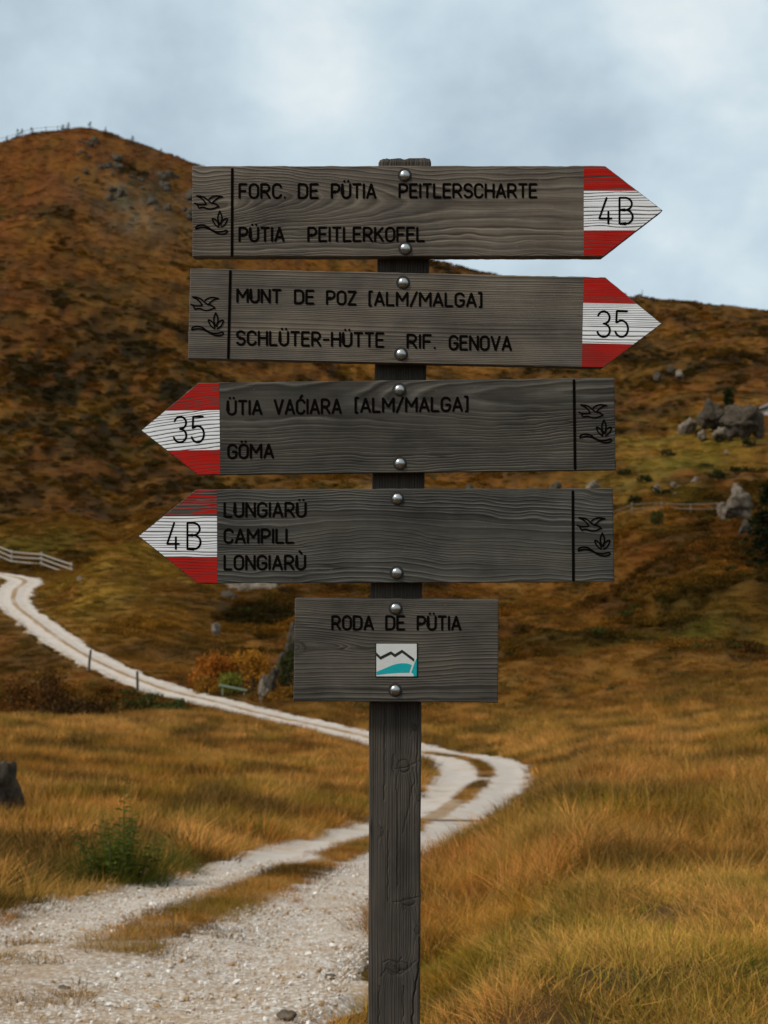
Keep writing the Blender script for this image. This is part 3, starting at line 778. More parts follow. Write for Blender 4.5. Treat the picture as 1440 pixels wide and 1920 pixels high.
    for k, (x, d, w_, h_) in enumerate(cl):
        rock(x, d, w_, h_ * .9, 70 + k, 'grey rock sticking out of the slope under the left hilltop', cliff, 'rocks in the band under the left hilltop', sink=.42, sub=3, rough=.38, depth=.8, cuts=14)
    # loose stones on the near track
    for k, (x, y_d, s_) in enumerate(((538, 7.05, .05), (250, 10.3, .05), (620, 8.2, .03), (120, 7.6, .035), (515, 21.5, .09))):
        g = G(x, y_d); P, F = rock_mesh(130 + k, 3); P = P * np.array((s_, s_ * .8, s_ * .6))
        o = mesh_obj('stone', P, F, pale, loc=(g.x, g.y, g.z + .07 + s_ * .3), smooth=True)
        tag(o, ['pale fist-sized stone at the right verge of the track near the bottom', 'pale stone by the grass strip left on the track', 'small white pebble on the near right rut',
                'small pebble on the near track at lower left', 'pale stone at the left verge of the track beside the meadow'][k], 'stone')


def build_gravel():
    gm, t = mat('loose_gravel')
    rn = t.n('ShaderNodeObjectInfo').outputs['Random']
    c = t.ramp(rn, [(0, (.20, .11, .045)), (.10, (.34, .22, .11)), (.24, (.42, .34, .26)), (.75, (.54, .49, .44)), (1, (.70, .68, .65))])
    p = t.n('ShaderNodeBsdfPrincipled', None, Base_Color=c, Roughness=.9); finish(t, p.outputs[0])
    vs = []
    for k in range(6):
        P, F = rock_mesh(900 + k, 1, 7, .1); vs.append(mesh_obj('pebble_%d' % k, P * np.array((1, .8, .6)), F, gm, link=False))
    n = 46000
    i1 = np.searchsorted(PC[:, 1], 17); t_ = rng.uniform(0, 1, n) ** 1.1; i = (t_ * i1).astype(int)
    u = np.clip(rng.normal(0, .62, n), -1.02, .90); keep = (PC[i, 1] > 4) & ((np.abs(u) > .12) | (PC[i, 1] < 9))
    i, u = i[keep], u[keep]
    X = PC[i, 0] + PN[i, 0] * u * PW[i] + rng.normal(0, .04, len(i)); Y = PC[i, 1] + PN[i, 1] * u * PW[i] + rng.normal(0, .04, len(i))
    z = PC[i, 2] - .035 * np.exp(-((np.abs(u) - .55) / .2) ** 2) + .004
    s = np.exp(rng.normal(math.log(.0062), .55, len(i))).clip(.003, .03)
    scatter('gravel', np.stack([X, Y, z], 1), rng.uniform(0, 6.28, (len(i), 3)) * np.array((.15, .15, 1)), np.stack([s, s, s], 1), rng.integers(0, 6, len(i)),
            np.ones((len(i), 3)), vs, 'loose white and buff gravel strewn over the near track', 'gravel')


# ------------------------------------------------------------------ SIGNPOST
def wood_mat(name, base, line, lite, contrast=1.0, paint=None, wear=.3, stretch_axis='X', mottle=.3, seed=0.0):
    m, t = mat(name)
    oc = t.v('ADD', t.n('ShaderNodeTexCoord').outputs['Object'], (seed, 0, seed * .7))
    ph = t.attr('ring'); knot = t.attr('knot')
    st = (3, 60, 220) if stretch_axis == 'X' else (220, 60, 3)
    st2 = (1.2, 20, 60) if stretch_axis == 'X' else (60, 20, 1.2)
    fib = t.noise(t.v('MULTIPLY', oc, st), 3.0, 4, .65)
    str_ = t.noise(t.v('MULTIPLY', oc, st2), 1.0, 4, .6)
    big = t.noise(oc, 9.0, 4, .6)
    spk = t.noise(oc, 160.0, 2, .5)
    ph = t.m('ADD', ph, t.m('MULTIPLY', t.m('SUBTRACT', str_, .5), .35))
    fr = t.m('FRACT', ph)
    # thin dark late wood line with ridge shadow painted in, then a painted highlight
    rise = t.mr(fr, .52, .84, 0, 1, True); fall = t.mr(fr, .88, .99, 1, 0, True)
    ln = t.m('MULTIPLY', rise, fall)
    lip_light = t.m('MULTIPLY', t.mr(fr, .0, .10, 0, 1, True), t.mr(fr, .12, .42, 1, 0, True))
    amp = t.mr(t.noise(t.v('ADD', t.v('MULTIPLY', oc, (2.0, 2, 14) if stretch_axis == 'X' else (14, 2, 2)), (9, 2, 4)), 1.6, 4, .6), .33, .66, .10, 1.0)
    c = t.mix(t.m('MULTIPLY', t.m('MULTIPLY', ln, amp), .85 * contrast, clamp=True), base, line)
    c = t.mix(t.m('MULTIPLY', t.m('MULTIPLY', lip_light, amp), .55 * contrast, clamp=True), c, lite)
    c = t.v('MULTIPLY', c, t.ramp(fib, [(.25, (.62, .62, .62)), (.5, (1, 1, 1)), (.78, (1.32, 1.32, 1.32))]))
    c = t.v('MULTIPLY', c, t.ramp(str_, [(.3, (.78, .78, .78)), (.6, (1.08, 1.08, 1.08))]))
    c = t.v('MULTIPLY', c, t.ramp(big, [(.3, (1 - mottle, 1 - mottle, 1 - mottle * .95)), (.7, (1 + mottle * .6, 1 + mottle * .58, 1 + mottle * .5))]))
    c = t.mix(t.m('MULTIPLY', t.mr(spk, .70, .78), .35), c, lite)
    ck = t.noise(t.v('ADD', t.v('MULTIPLY', oc, (1.6, 1.6, 75) if stretch_axis == 'X' else (75, 1.6, 1.6)), (3, 8, 1)), 1.0, 2, .5)
    ckm = t.noise(t.v('ADD', t.v('MULTIPLY', oc, (4, 4, 12) if stretch_axis == 'X' else (12, 4, 4)), (1, 2, 9)), 1.0, 2, .5)
    ck = t.m('MULTIPLY', t.mr(t.m('ABSOLUTE', t.m('SUBTRACT', ck, .5)), .0, .012, 1, 0), t.mr(ckm, .52, .60))
    c = t.mix(t.m('MULTIPLY', ck, .7), c, tuple(x * .15 for x in base))
    st_n = t.noise(t.v('ADD', t.v('MULTIPLY', oc, (5, 5, 16) if stretch_axis == 'X' else (16, 5, 5)), (4, 4, 4)), 1.0, 5, .65)
    c = t.v('MULTIPLY', c, t.ramp(st_n, [(.32, (.66, .67, .68)), (.5, (1, 1, 1)), (.7, (1.25, 1.2, 1.12))]))
    c = t.mix(t.m('MULTIPLY', knot, .9, clamp=True), c, tuple(x * .12 for x in base))
    hgt = t.m('ADD', t.m('MULTIPLY', t.m('SUBTRACT', lip_light, ln), .6), t.m('MULTIPLY', fib, .5))
    rough = .85
    if paint:
        big2 = t.noise(t.v('MULTIPLY', oc, (14, 10, 60)), 1.0, 4, .6)
        e = t.m('ADD', t.m('MULTIPLY', ln, .55), t.m('MULTIPLY', fib, .35))
        e = t.m('ADD', e, t.m('MULTIPLY', big2, .75))
        msk = t.mr(e, 1.22 - wear, 1.32 - wear, 0, 1)
        pc = t.v('MULTIPLY', paint, t.ramp(big, [(.3, (.85, .85, .85)), (.7, (1.06, 1.06, 1.06))]))
        pc = t.v('MULTIPLY', pc, t.ramp(fib, [(.3, (.86, .86, .86)), (.6, (1.03, 1.03, 1.03))]))
        c = t.mix(msk, pc, t.v('SCALE', c, .95))
    b = t.n('ShaderNodeBump', None, Strength=.42 if not paint else .25, Distance=.0012, Height=hgt)
    p = t.n('ShaderNodeBsdfPrincipled', None, Base_Color=c, Roughness=rough, Normal=b.outputs[0])
    p.inputs['Specular IOR Level'].default_value = .12
    finish(t, p.outputs[0])
    return m


# stroke lettering: cap height 1
def arc(cx, cy, rx, ry, a0, a1, n=9):
    return [(cx + rx * math.cos(R(a0 + (a1 - a0) * i / n)), cy + ry * math.sin(R(a0 + (a1 - a0) * i / n))) for i in range(n + 1)]


def _bowl(y0, y1, x=.30, r=None):
    h = (y1 - y0) / 2
    return [(0, y0), (x - .04, y0)] + arc(x - .04, y0 + h, .27, h, -90, 90, 10) + [(0, y1)]


GL = {
    'A': (.60, [[(0, 0), (.30, 1), (.60, 0)], [(.11, .30), (.49, .30)]]),
    'B': (.54, [[(0, 0), (0, 1)], _bowl(.53, 1, .27), _bowl(0, .53, .30)]),
    'C': (.54, [arc(.27, .73, .27, .27, 10, 180) + arc(.27, .27, .27, .27, 180, 350)]),
    'D': (.56, [[(0, 0), (0, 1), (.26, 1)] + arc(.27, .71, .29, .29, 90, 0) + arc(.27, .29, .29, .29, 0, -90) + [(0, 0)]]),
    'E': (.48, [[(.48, 1), (0, 1), (0, 0), (.48, 0)], [(0, .52), (.42, .52)]]),
    'F': (.46, [[(.46, 1), (0, 1), (0, 0)], [(0, .50), (.40, .50)]]),
    'G': (.56, [arc(.28, .72, .28, .28, 15, 180) + arc(.28, .28, .28, .28, 180, 360) + [(.56, .47), (.30, .47)]]),
    'H': (.56, [[(0, 0), (0, 1)], [(.56, 0), (.56, 1)], [(0, .52), (.56, .52)]]),
    'I': (.02, [[(.01, 0), (.01, 1)]]),
    'K': (.54, [[(0, 0), (0, 1)], [(.52, 1), (.02, .42)], [(.18, .60), (.54, 0)]]),
    'L': (.46, [[(0, 1), (0, 0), (.46, 0)]]),
    'M': (.72, [[(0, 0), (0, 1), (.36, .38), (.72, 1), (.72, 0)]]),
    'N': (.56, [[(0, 0), (0, 1), (.56, 0), (.56, 1)]]),
    'O': (.56, [arc(.28, .72, .28, .28, 180, 0) + arc(.28, .28, .28, .28, 0, -180) + [(0, .72)]]),
    'P': (.54, [[(0, 0), (0, 1)], _bowl(.44, 1, .31)]),
    'R': (.56, [[(0, 0), (0, 1)], _bowl(.46, 1, .30), [(.28, .46), (.56, 0)]]),
    'S': (.54, [arc(.27, .75, .26, .25, 20, 270) + arc(.27, .25, .27, .25, 90, -160)]),
    'T': (.54, [[(0, 1), (.54, 1)], [(.27, 1), (.27, 0)]]),
    'U': (.56, [[(0, 1), (0, .28)] + arc(.28, .28, .28, .28, 180, 360) + [(.56, 1)]]),
    'V': (.58, [[(0, 1), (.29, 0), (.58, 1)]]),
    'Z': (.52, [[(0, 1), (.52, 1), (0, 0), (.52, 0)]]),
    '.': (.06, [[(.03, .02), (.03, .05)]]),
    '-': (.36, [[(0, .46), (.36, .46)]]),
    '/': (.42, [[(0, -.05), (.42, 1.05)]]),
    '[': (.18, [[(.20, 1.06), (.02, 1.06), (.02, -.04), (.14, -.04)]]),
    ']': (.18, [[(-.02, 1.06), (.16, 1.06), (.16, -.04), (.04, -.04)]]),
    '3': (.50, [arc(.25, .76, .24, .24, 165, -90, 12)[:] + arc(.24, .26, .26, .26, 90, -165, 12)]),
    '5': (.50, [[(.46, 1), (.04, 1), (.02, .56)] + arc(.23, .32, .27, .32, 125, -160, 14)]),
    '4': (.50, [[(.30, 1), (0, .20), (.50, .20)], [(.37, .46), (.37, 0)]]),
}
for base_, acc in (('U', 'Ü'), ('O', 'Ö'), ('U', 'Ù'), ('C', 'Ć')):
    wd, st_ = GL[base_]
    ex = {'Ü': [[(.14, 1.20), (.14, 1.25)], [(.42, 1.20), (.42, 1.25)]], 'Ö': [[(.14, 1.20), (.14, 1.25)], [(.42, 1.20), (.42, 1.25)]],
          'Ù': [[(.18, 1.34), (.34, 1.16)]], 'Ć': [[(.24, 1.14), (.38, 1.32)]]}[acc]
    GL[acc] = (wd, st_ + ex)


class Strokes(MB):
    def stroke(s, pts, hw, dep=.0005):
        cut = [0]
        for i in range(1, len(pts) - 1):
            a = Vector((pts[i][0] - pts[i - 1][0], pts[i][1] - pts[i - 1][1])); b = Vector((pts[i + 1][0] - pts[i][0], pts[i + 1][1] - pts[i][1]))
            if a.length > 1e-9 and b.length > 1e-9 and a.normalized().dot(b.normalized()) < .45: cut.append(i)
        cut.append(len(pts) - 1)
        for a, b in zip(cut[:-1], cut[1:]): s.run(pts[a:b + 1], hw, dep)
    def run(s, pts, hw, dep):
        P = [Vector((p[0], 0, p[1])) for p in pts]
        k = len(P); v, f = [], []; n = 6
        y0 = -.0004 - random.random() * .0003
        tang = []
        for i in range(k):
            a = (P[i] - P[i - 1]).normalized() if i else None
            b = (P[i + 1] - P[i]).normalized() if i < k - 1 else None
            t = (a + b) if a is not None and b is not None and (a + b).length > .2 else (b if b is not None else a)
            t = t.normalized(); mi = 1.0
            if a is not None and b is not None: mi = min(1.6, 1 / max(.3, t.dot(b)))
            tang.append((t, mi))
        ext = [P[0] - tang[0][0] * hw * .7] + P + [P[-1] + tang[-1][0] * hw * .7]
        tg = [(tang[0][0], .45)] + tang + [(tang[-1][0], .45)]
        for p, (t, mi) in zip(ext, tg):
            nrm = Vector((-t.z, 0, t.x))
            for j in range(n):
                an = 2 * math.pi * j / n
                q_ = p + nrm * hw * mi * math.cos(an); v.append((q_.x, y0 - dep * math.sin(an) - .0001, q_.z))
        m_ = len(ext)
        for i in range(m_ - 1):
            for j in range(n): f.append((i * n + j, i * n + (j + 1) % n, (i + 1) * n + (j + 1) % n, (i + 1) * n + j))
        f.append(tuple(range(n))); f.append(tuple((m_ - 1) * n + j for j in range(n)))
        s.add(v, f)


def text_strokes(sb, txt, x0, x1, ytop, ybot, hw, loc, tilt=0.0, gap=.22):
    """txt between photograph columns x0..x1; loc turns a photograph point on the board into board coordinates"""
    xs, x = [], 0.0
    for ch in txt:
        if ch == ' ': xs.append(None); x += .42; continue
        xs.append(x); x += GL[ch][0] + gap
    tot = x - gap; h = ybot - ytop
    inner = (x1 - x0)
    for ch, xx in zip(txt, xs):
        if xx is None: continue
        for st_ in GL[ch][1]:
            pts = []
            for (a, b) in st_:
                px = x0 + (xx + a) / tot * inner
                py = ybot - b * h + (px - x0) * tilt
                pts.append(loc(px, py))
            sb.stroke(pts, hw * S)


BIRD = [[(220, 325), (330, 332), (400, 362), (450, 400), (505, 450), (560, 490)], [(220, 325), (330, 375), (400, 445), (440, 512)],
        [(180, 490), (240, 518), (300, 526), (380, 524), (440, 514)], [(180, 490), (240, 520), (275, 610), (330, 585), (400, 588), (470, 618), (550, 624), (640, 602), (690, 572), (735, 575), (690, 530), (620, 496), (560, 490)],
        [(500, 402), (570, 348), (630, 330), (690, 327), (760, 338), (810, 348)], [(580, 482), (650, 412), (730, 362), (810, 348)]]
LEAF = [[(745, 670), (705, 760), (697, 850), (720, 920), (745, 965), (775, 920), (795, 850), (788, 760), (745, 670)],
        [(722, 1035), (640, 980), (592, 900), (570, 830), (640, 850), (700, 920), (725, 1005)], [(775, 1032), (850, 990), (900, 910), (922, 830), (850, 845), (790, 900), (765, 980)]]
HAND = [[(205, 1070), (212, 1012), (300, 982), (400, 987), (480, 1030), (580, 1105), (680, 1135), (800, 1130), (908, 1095), (918, 1150), (850, 1185), (760, 1187), (660, 1160), (560, 1100), (470, 1057), (380, 1037), (300, 1042), (205, 1070)]]


def smooth_poly(pts, it=1):
    for _ in range(it):
        o = [pts[0]]
        for a, b in zip(pts[:-1], pts[1:]):
            o += [(a[0] * .75 + b[0] * .25, a[1] * .75 + b[1] * .25), (a[0] * .25 + b[0] * .75, a[1] * .25 + b[1] * .75)]
        pts = o + [pts[-1]]
    return pts


def dome(mb, c, r, h, n=20, rings=6):
    v, f = [], []
    for i in range(rings):
        a = math.pi / 2 * i / rings
        for j in range(n):
            t = 2 * math.pi * j / n
            v.append((c[0] + r * math.cos(a) * math.cos(t), c[1] - h * math.sin(a), c[2] + r * math.cos(a) * math.sin(t)))
    v.append((c[0], c[1] - h, c[2]))
    for i in range(rings - 1):
        for j in range(n): f.append((i * n + j, i * n + (j + 1) % n, (i + 1) * n + (j + 1) % n, (i + 1) * n + j))
    for j in range(n): f.append(((rings - 1) * n + j, (rings - 1) * n + (j + 1) % n, rings * n))
    mb.add(v, f)


BT = .030        # board thickness


def build_signpost():
    gz = float(ground_z([.02], [D + .08])[0])
    root = thing('trail_signpost', 'weathered wooden trail signpost carrying five bolted direction boards', 'signpost', (.02, D + BT + .045, gz))
    rl = Vector(root.location)
    ink = simple_mat('engraved_black', (.0045, .0035, .003), .95, var=.3, scale=300, bump=.05, spec=.0)
    steel, t = mat('galvanised_steel')
    oc = t.n('ShaderNodeTexCoord').outputs['Object']
    nz = t.noise(oc, 180, 4, .6)
    p = t.n('ShaderNodeBsdfPrincipled', None, Base_Color=t.mix(nz, (.28, .30, .30), (.50, .52, .52)), Metallic=1.0, Roughness=t.mr(nz, .3, .7, .24, .40),
            Normal=t.n('ShaderNodeBump', None, Strength=.25, Distance=.001, Height=nz).outputs[0])
    finish(t, p.outputs[0])
    washer = simple_mat('dark_bolt_hole', (.022, .020, .018), .8, var=.2, scale=200, bump=.1)

    # ---- post: a square timber, its faces meshed finely so that cracks and knots are real hollows
    spine = [(270, 759.3), (300, 759.2), (500, 756), (700, 751), (900, 747), (1110, 743), (1330, 741), (1900, 739), (3000, 737)]
    DF = D + BT + .002; SP = DF / FP
    ztop = (960 - 297) * SP; zb = gz - .15
    hw = 49.6 * SP; dp = .084
    zs = np.concatenate([np.linspace(ztop, (960 - 1925) * SP, 780), np.linspace((960 - 1925) * SP, zb, 40)[1:]])
    yp = 960 - zs / SP
    cx = (np.interp(yp, [a for a, _ in spine], [b for _, b in spine]) - 720) * SP
    # section outline: front (many), corners, sides, back
    ch = .0035
    fx = np.linspace(-hw + ch, hw - ch, 64)
    sec = [(x, 0) for x in fx] + [(hw - ch * .3, ch * .3), (hw, ch)] + [(hw, y) for y in np.linspace(ch, dp - ch, 10)[1:]] + [(hw - ch, dp)] + [(x, dp) for x in np.linspace(hw - ch, -hw + ch, 8)[1:]] + [(-hw, dp - ch)] + [(-hw, y) for y in np.linspace(dp - ch, ch, 10)[1:]] + [(-hw + ch * .3, ch * .3)]
    sec = np.array(sec); ns = len(sec)
    X = np.repeat(sec[None, :, 0], len(zs), 0); Yy = np.repeat(sec[None, :, 1], len(zs), 0); Zz = np.repeat(zs[:, None], ns, 1)
    # knots (photograph px) and cracks, sunk and also darkened in colour as shade
    KN = [(757, 1437, 11, 9), (778, 1365, 4, 5), (765, 1692, 12, 5), (738, 1815, 12, 10), (752, 1812, 13, 6), (786, 1498, 5, 4), (782, 1745, 4, 6), (716, 1560, 3, 6)]
    CR = [[(738, 1416), (735, 1440), (742, 1460), (744, 1478)], [(742, 1442), (760, 1440), (780, 1430), (788, 1428)], [(783, 1300), (784, 1380), (781, 1440), (782, 1470)], [(770, 1492), (766, 1520), (758, 1548), (755, 1562)],
          [(772, 1488), (777, 1465), (774, 1440)], [(738, 1692), (755, 1690), (770, 1686), (784, 1683)], [(752, 1694), (758, 1706)], [(713, 1832), (725, 1815), (733, 1822), (748, 1828), (768, 1815), (778, 1803)],
          [(718, 1805), (728, 1800), (745, 1806), (752, 1796)], [(788, 1760), (784, 1820), (776, 1870), (772, 1935)], [(722, 1330), (721, 1500)], [(745, 1480), (746, 1660)], [(727, 1560), (728, 1690)], [(712, 1850), (711, 1930)], [(757, 1850), (756, 1925)],
          [(729, 296), (729, 316)], [(777, 300), (778, 316)]]
    Xw = X + cx[:, None]
    PX = 720 + Xw / SP; PY = 960 - Zz / SP
    front = Yy < ch
    phase = (X + .35 * Yy) / .0042 + .7 * fbm(X * 40, Zz * 2.0, seed=5, o=3) + .9 * vn(Zz * 1.5, X * 8, seed=6)
    kn = np.zeros_like(X); dep = np.zeros_like(X)
    for (kx, ky, rx, ry) in KN:
        ex, ey = (PX - kx) / rx, (PY - ky) / ry
        e = np.hypot(ex, ey * .8)
        phase += np.sign(ex + 1e-6) * 1.8 * np.exp(-(ex / 1.6) ** 2 - (ey / 3) ** 2) * (1 - np.exp(-np.abs(ex) * 3))
        inn = 1 - sstep(.65, 1.1, e)
        phase = phase * (1 - inn) + inn * e * 2.5
        kn += inn * .25 * front + .3 * np.exp(-((e - 1.0) / .18) ** 2) * front
        dep += (.0010 * np.exp(-((e - 1.0) / .2) ** 2) - .0012 * inn) * front
    for pl in CR:
        best = np.full(X.shape, 1e9)
        jx = PX + 1.6 * vn(PY * .09, PX * 0, seed=4)
        for (a, b), (c_, d_) in zip(pl[:-1], pl[1:]):
            t_ = np.clip(((jx - a) * (c_ - a) + (PY - b) * (d_ - b)) / ((c_ - a) ** 2 + (d_ - b) ** 2), 0, 1)
            best = np.minimum(best, np.hypot(jx - a - t_ * (c_ - a), PY - b - t_ * (d_ - b)))
        k_ = np.exp(-(best / 1.5) ** 2) * front * (.55 if abs(pl[0][0] - pl[-1][0]) < 3 and pl[0][1] > 400 else (1.6 if abs(pl[0][1] - pl[-1][1]) > 90 else .40))
        kn = np.maximum(kn, k_ * .32); dep = np.maximum(dep, k_ * .0026)
    grain = .00045 * fbm(X * 500, Zz * 3.5, seed=14, o=3) * front
    Yd = Yy + dep + grain + .0012 * fbm(X * 25, Zz * 1.2, seed=15, o=2) * front
    edge = 1 - .010 * (1 + fbm(Zz * 22, X * 0 + 2, seed=16, o=3)) * (np.abs(X) > hw - ch)
    Xo = X * edge
    top = sstep(ztop - .006, ztop, zs)[:, None]
    Xo = Xo * (1 - .05 * top); Yd = Yd + .003 * top * front
    Zo = Zz + .0016 * fbm(X * 120, Yy * 60, seed=18) * (Zz > ztop - .004)
    V = np.stack([Xo + cx[:, None] - rl.x, Yd + DF - rl.y, Zo - rl.z], -1).reshape(-1, 3)
    F = []
    for i in range(len(zs) - 1):
        for j in range(ns):
            F.append((i * ns + j, (i + 1) * ns + j, (i + 1) * ns + (j + 1) % ns, i * ns + (j + 1) % ns))
    F.append(tuple(range(ns)))
    F.append(tuple((len(zs) - 1) * ns + j for j in range(ns - 1, -1, -1)))
    pm = wood_mat('post_wood', (.072, .062, .052), (.028, .024, .020), (.145, .126, .106), .8, stretch_axis='Z', mottle=.22)
    post = mesh_obj('post', V, F, pm, root, smooth=False, attrs=dict(ring=phase.ravel(), knot=np.clip(kn, 0, 1).ravel()))
    post['label'] = 'dark square timber post with cracks and knots'

    # ---- boards
    RED, WHITE = (.38, .010, .006), (.76, .77, .79)
    warm = ((.118, .101, .083), (.034, .026, .019), (.28, .24, .19))
    mid = ((.116, .100, .083), (.036, .029, .022), (.23, .20, .16))
    cool = ((.068, .0625, .053), (.019, .017, .015), (.20, .19, .17))
    cool2 = ((.066, .063, .055), (.018, .017, .016), (.20, .193, .177))
    low = ((.078, .070, .059), (.022, .019, .016), (.18, .165, .145))

    def board(no, shape, outline, tilt, ringf, cols, texts, num, bands, bolts, div, emb, label, wears=(.3, .3, .2), contrast=1.0, tipf_=None):
        xs = [p[0] for p in outline]; ys = [p[1] for p in outline]
        ccx, ccy = (min(xs) + max(xs)) / 2, (min(ys) + max(ys)) / 2
        ca, sa = math.cos(tilt), math.sin(tilt)
        def loc(px, py):
            a, b = (px - ccx) * S, -(py - ccy) * S
            return (a * ca - b * sa, a * sa + b * ca)
        Lp = [loc(*p) for p in outline]
        if shape == 'right':   TL, TR, TIP, BR, BL = Lp
        elif shape == 'left':  TIP, TL, TR, BR, BL = Lp
        else:                  TL, TR, BR, BL = Lp; TIP = None
        zt, zb_ = (TL[1] + TR[1]) / 2, (BL[1] + BR[1]) / 2
        def edge_pts(side):
            if side == 'L': return [(zt, TL[0]), (TIP[1], TIP[0]), (zb_, BL[0])] if shape == 'left' else [(zt, TL[0]), (zb_, BL[0])]
            return [(zt, TR[0]), (TIP[1], TIP[0]), (zb_, BR[0])] if shape == 'right' else [(zt, TR[0]), (zb_, BR[0])]
        eL, eR = edge_pts('L')[::-1], edge_pts('R')[::-1]
        xl = lambda z: np.interp(z, [a for a, _ in eL], [b for _, b in eL])
        xr = lambda z: np.interp(z, [a for a, _ in eR], [b for _, b in eR])
        brd_m = wood_mat('board_wood_%d' % no, *cols, contrast=contrast, seed=no * 3.3)
        def ruled(z0, z1, xa, xb, nu, nv, extra=None):
            zz = np.linspace(z0, z1, nv + 1)
            if extra is not None:
                k = np.abs(zz - extra).argmin()
                if 0 < k < nv: zz[k] = extra
            u = np.linspace(0, 1, nu + 1)
            A, B = xa(zz), xb(zz)
            return A[:, None] + (B - A)[:, None] * u[None], np.repeat(zz[:, None], nu + 1, 1)
        c = .0013; nu, nv = 240, 64
        tz = TIP[1] if TIP else None
        ins = lambda f, k: (lambda z: f(z) + k)
        Xf, Zf = ruled(zt - c, zb_ + c, ins(xl, c * (1.4 if shape == 'left' else 1)), ins(xr, -c * (1.4 if shape == 'right' else 1)), nu, nv, tz)
        Xo_, Zo_ = ruled(zt, zb_, xl, xr, nu, nv, tz)
        wob = lambda x, z: .0005 * fbm(x * 60, z * 60 + no, seed=no, o=3)
        bnd = [(0, j) for j in range(nu)] + [(i, nu) for i in range(nv)] + [(nv, j) for j in range(nu, 0, -1)] + [(i, 0) for i in range(nv, 0, -1)]
        V = [(x, 0, z) for x, z in zip(Xf.ravel(), Zf.ravel())]
        F = [(i * (nu + 1) + j, (i + 1) * (nu + 1) + j, (i + 1) * (nu + 1) + j + 1, i * (nu + 1) + j + 1) for i in range(nv) for j in range(nu)]
        nb = len(bnd); o1 = len(V)
        bx = np.array([Xo_[i, j] for i, j in bnd]); bz = np.array([Zo_[i, j] for i, j in bnd])
        ww = wob(bx, bz)
        horiz = np.array([1 if i in (0, nv) else 0 for i, j in bnd])
        V += [(x + w_ * (1 - h_), c + abs(w_) * .5, z + w_ * h_) for x, z, w_, h_ in zip(bx, bz, ww, horiz)]
        V += [(x + w_ * (1 - h_), BT, z + w_ * h_) for x, z, w_, h_ in zip(bx, bz, ww, horiz)]
        fi = [i * (nu + 1) + j for i, j in bnd]
        for k in range(nb):
            k2 = (k + 1) % nb
            F.append((fi[k], fi[k2], o1 + k2, o1 + k)); F.append((o1 + k, o1 + k2, o1 + nb + k2, o1 + nb + k))
        F.append(tuple(o1 + nb + k for k in range(nb)))
        VA = np.array(V)
        rp, kn_ = ringf(VA[:, 0], VA[:, 2], VA[:, 1])
        b = mesh_obj('direction_board', V, F, brd_m, root, loc=((ccx - 720) * S - rl.x, D - rl.y, (960 - ccy) * S - rl.z), attrs=dict(ring=rp, knot=kn_))
        b.rotation_euler = (0, tilt, 0); b['label'] = label
        # painted tip: three thin coats
        if bands:
            xb0, xb1, y1, y2 = bands
            xbnd = loc((xb0 + xb1) / 2, (y1 + y2) / 2)[0]
            za, zb2 = loc((xb0 + xb1) / 2, y1)[1], loc((xb0 + xb1) / 2, y2)[1]
            e = .0011
            top_, bot_ = zt - e, zb_ + e
            for nm, z0, z1, colr, wr, yy in (('red_band', top_, za, RED, wears[0], .0003), ('white_band', za, zb2, WHITE, wears[1], .00045), ('red_band', zb2, bot_, RED, wears[2], .0003)):
                f0 = (lambda z: np.full_like(z, xbnd)); tipf = ins(xr, -.0016) if shape == 'right' else ins(xl, .0016)
                Xb, Zb = ruled(z0, z1, f0, tipf, 60, 30, tz) if shape == 'right' else ruled(z0, z1, tipf, f0, 60, 30, tz)
                vv = [(x, -yy, z) for x, z in zip(Xb.ravel(), Zb.ravel())]; a_ = 61
                ff = [(i * a_ + j, (i + 1) * a_ + j, (i + 1) * a_ + j + 1, i * a_ + j + 1) for i in range(30) for j in range(60)]
                rp2, kn2 = (tipf_ or ringf)(Xb.ravel(), Zb.ravel(), 0 * Xb.ravel())
                pmt = wood_mat('%s_paint_%d' % (nm, no), *cols, contrast=contrast, paint=colr, wear=wr, seed=no * 3.3 + (1 if z0 > 0 else 2))
                bo = mesh_obj(nm, vv, ff, pmt, b, attrs=dict(ring=rp2, knot=kn2))
                bo['label'] = 'worn white painted stripe' if nm == 'white_band' else ('worn red painted stripe' if wr > .3 else 'red painted stripe')
        for line in texts:
            for (txt, x0, x1, yt, yb2, tl) in line:
                sb = Strokes(); text_strokes(sb, txt, x0 + 2.2, x1 - 2.2, yt + 2, yb2 - 2, 2.2, loc, tl)
                sb.build('lettering', ink, b)
        if num:
            sb = Strokes()
            for (ch_, x0, x1, yt, yb2) in num: text_strokes(sb, ch_, x0 + 1.5, x1 - 1.5, yt + 1.5, yb2 - 1.5, 2.0, loc, math.tan(tilt))
            sb.build('route_number', ink, b)
        if div:
            sb = Strokes(); sb.stroke([loc(*div[0]), loc(*div[1])], 2.5 * S); sb.build('dividing_line', ink, b)
        if emb:
            sb = Strokes()
            for grp in (BIRD, LEAF, HAND):
                for st_ in grp:
                    pts = [loc(350 + x / 12 + emb[0], 340 + y / 12 + emb[1] + (x - 500) / 12 * math.tan(tilt)) for x, y in smooth_poly(st_, 1)]
                    sb.stroke(pts, 1.35 * S)
            sb.build('bird_and_leaf_emblem', ink, b)
        for (bxp, byp) in bolts:
            lx, lz = loc(bxp, byp)
            wv = MB(); dome(wv, (lx, 0, lz), 13.4 * S, .0006, 24, 2); wo_ = wv.build('bolt_recess', washer, b)
            mbb = MB(); dome(mbb, (0, 0, 0), 10.2 * S, 6.6 * S, 28, 8)
            bo = mbb.build('bolt_head', steel, b, (lx, -.0003, lz), smooth=True)
            bo.rotation_euler = (0, random.uniform(0, 6), 0)
        return b, loc

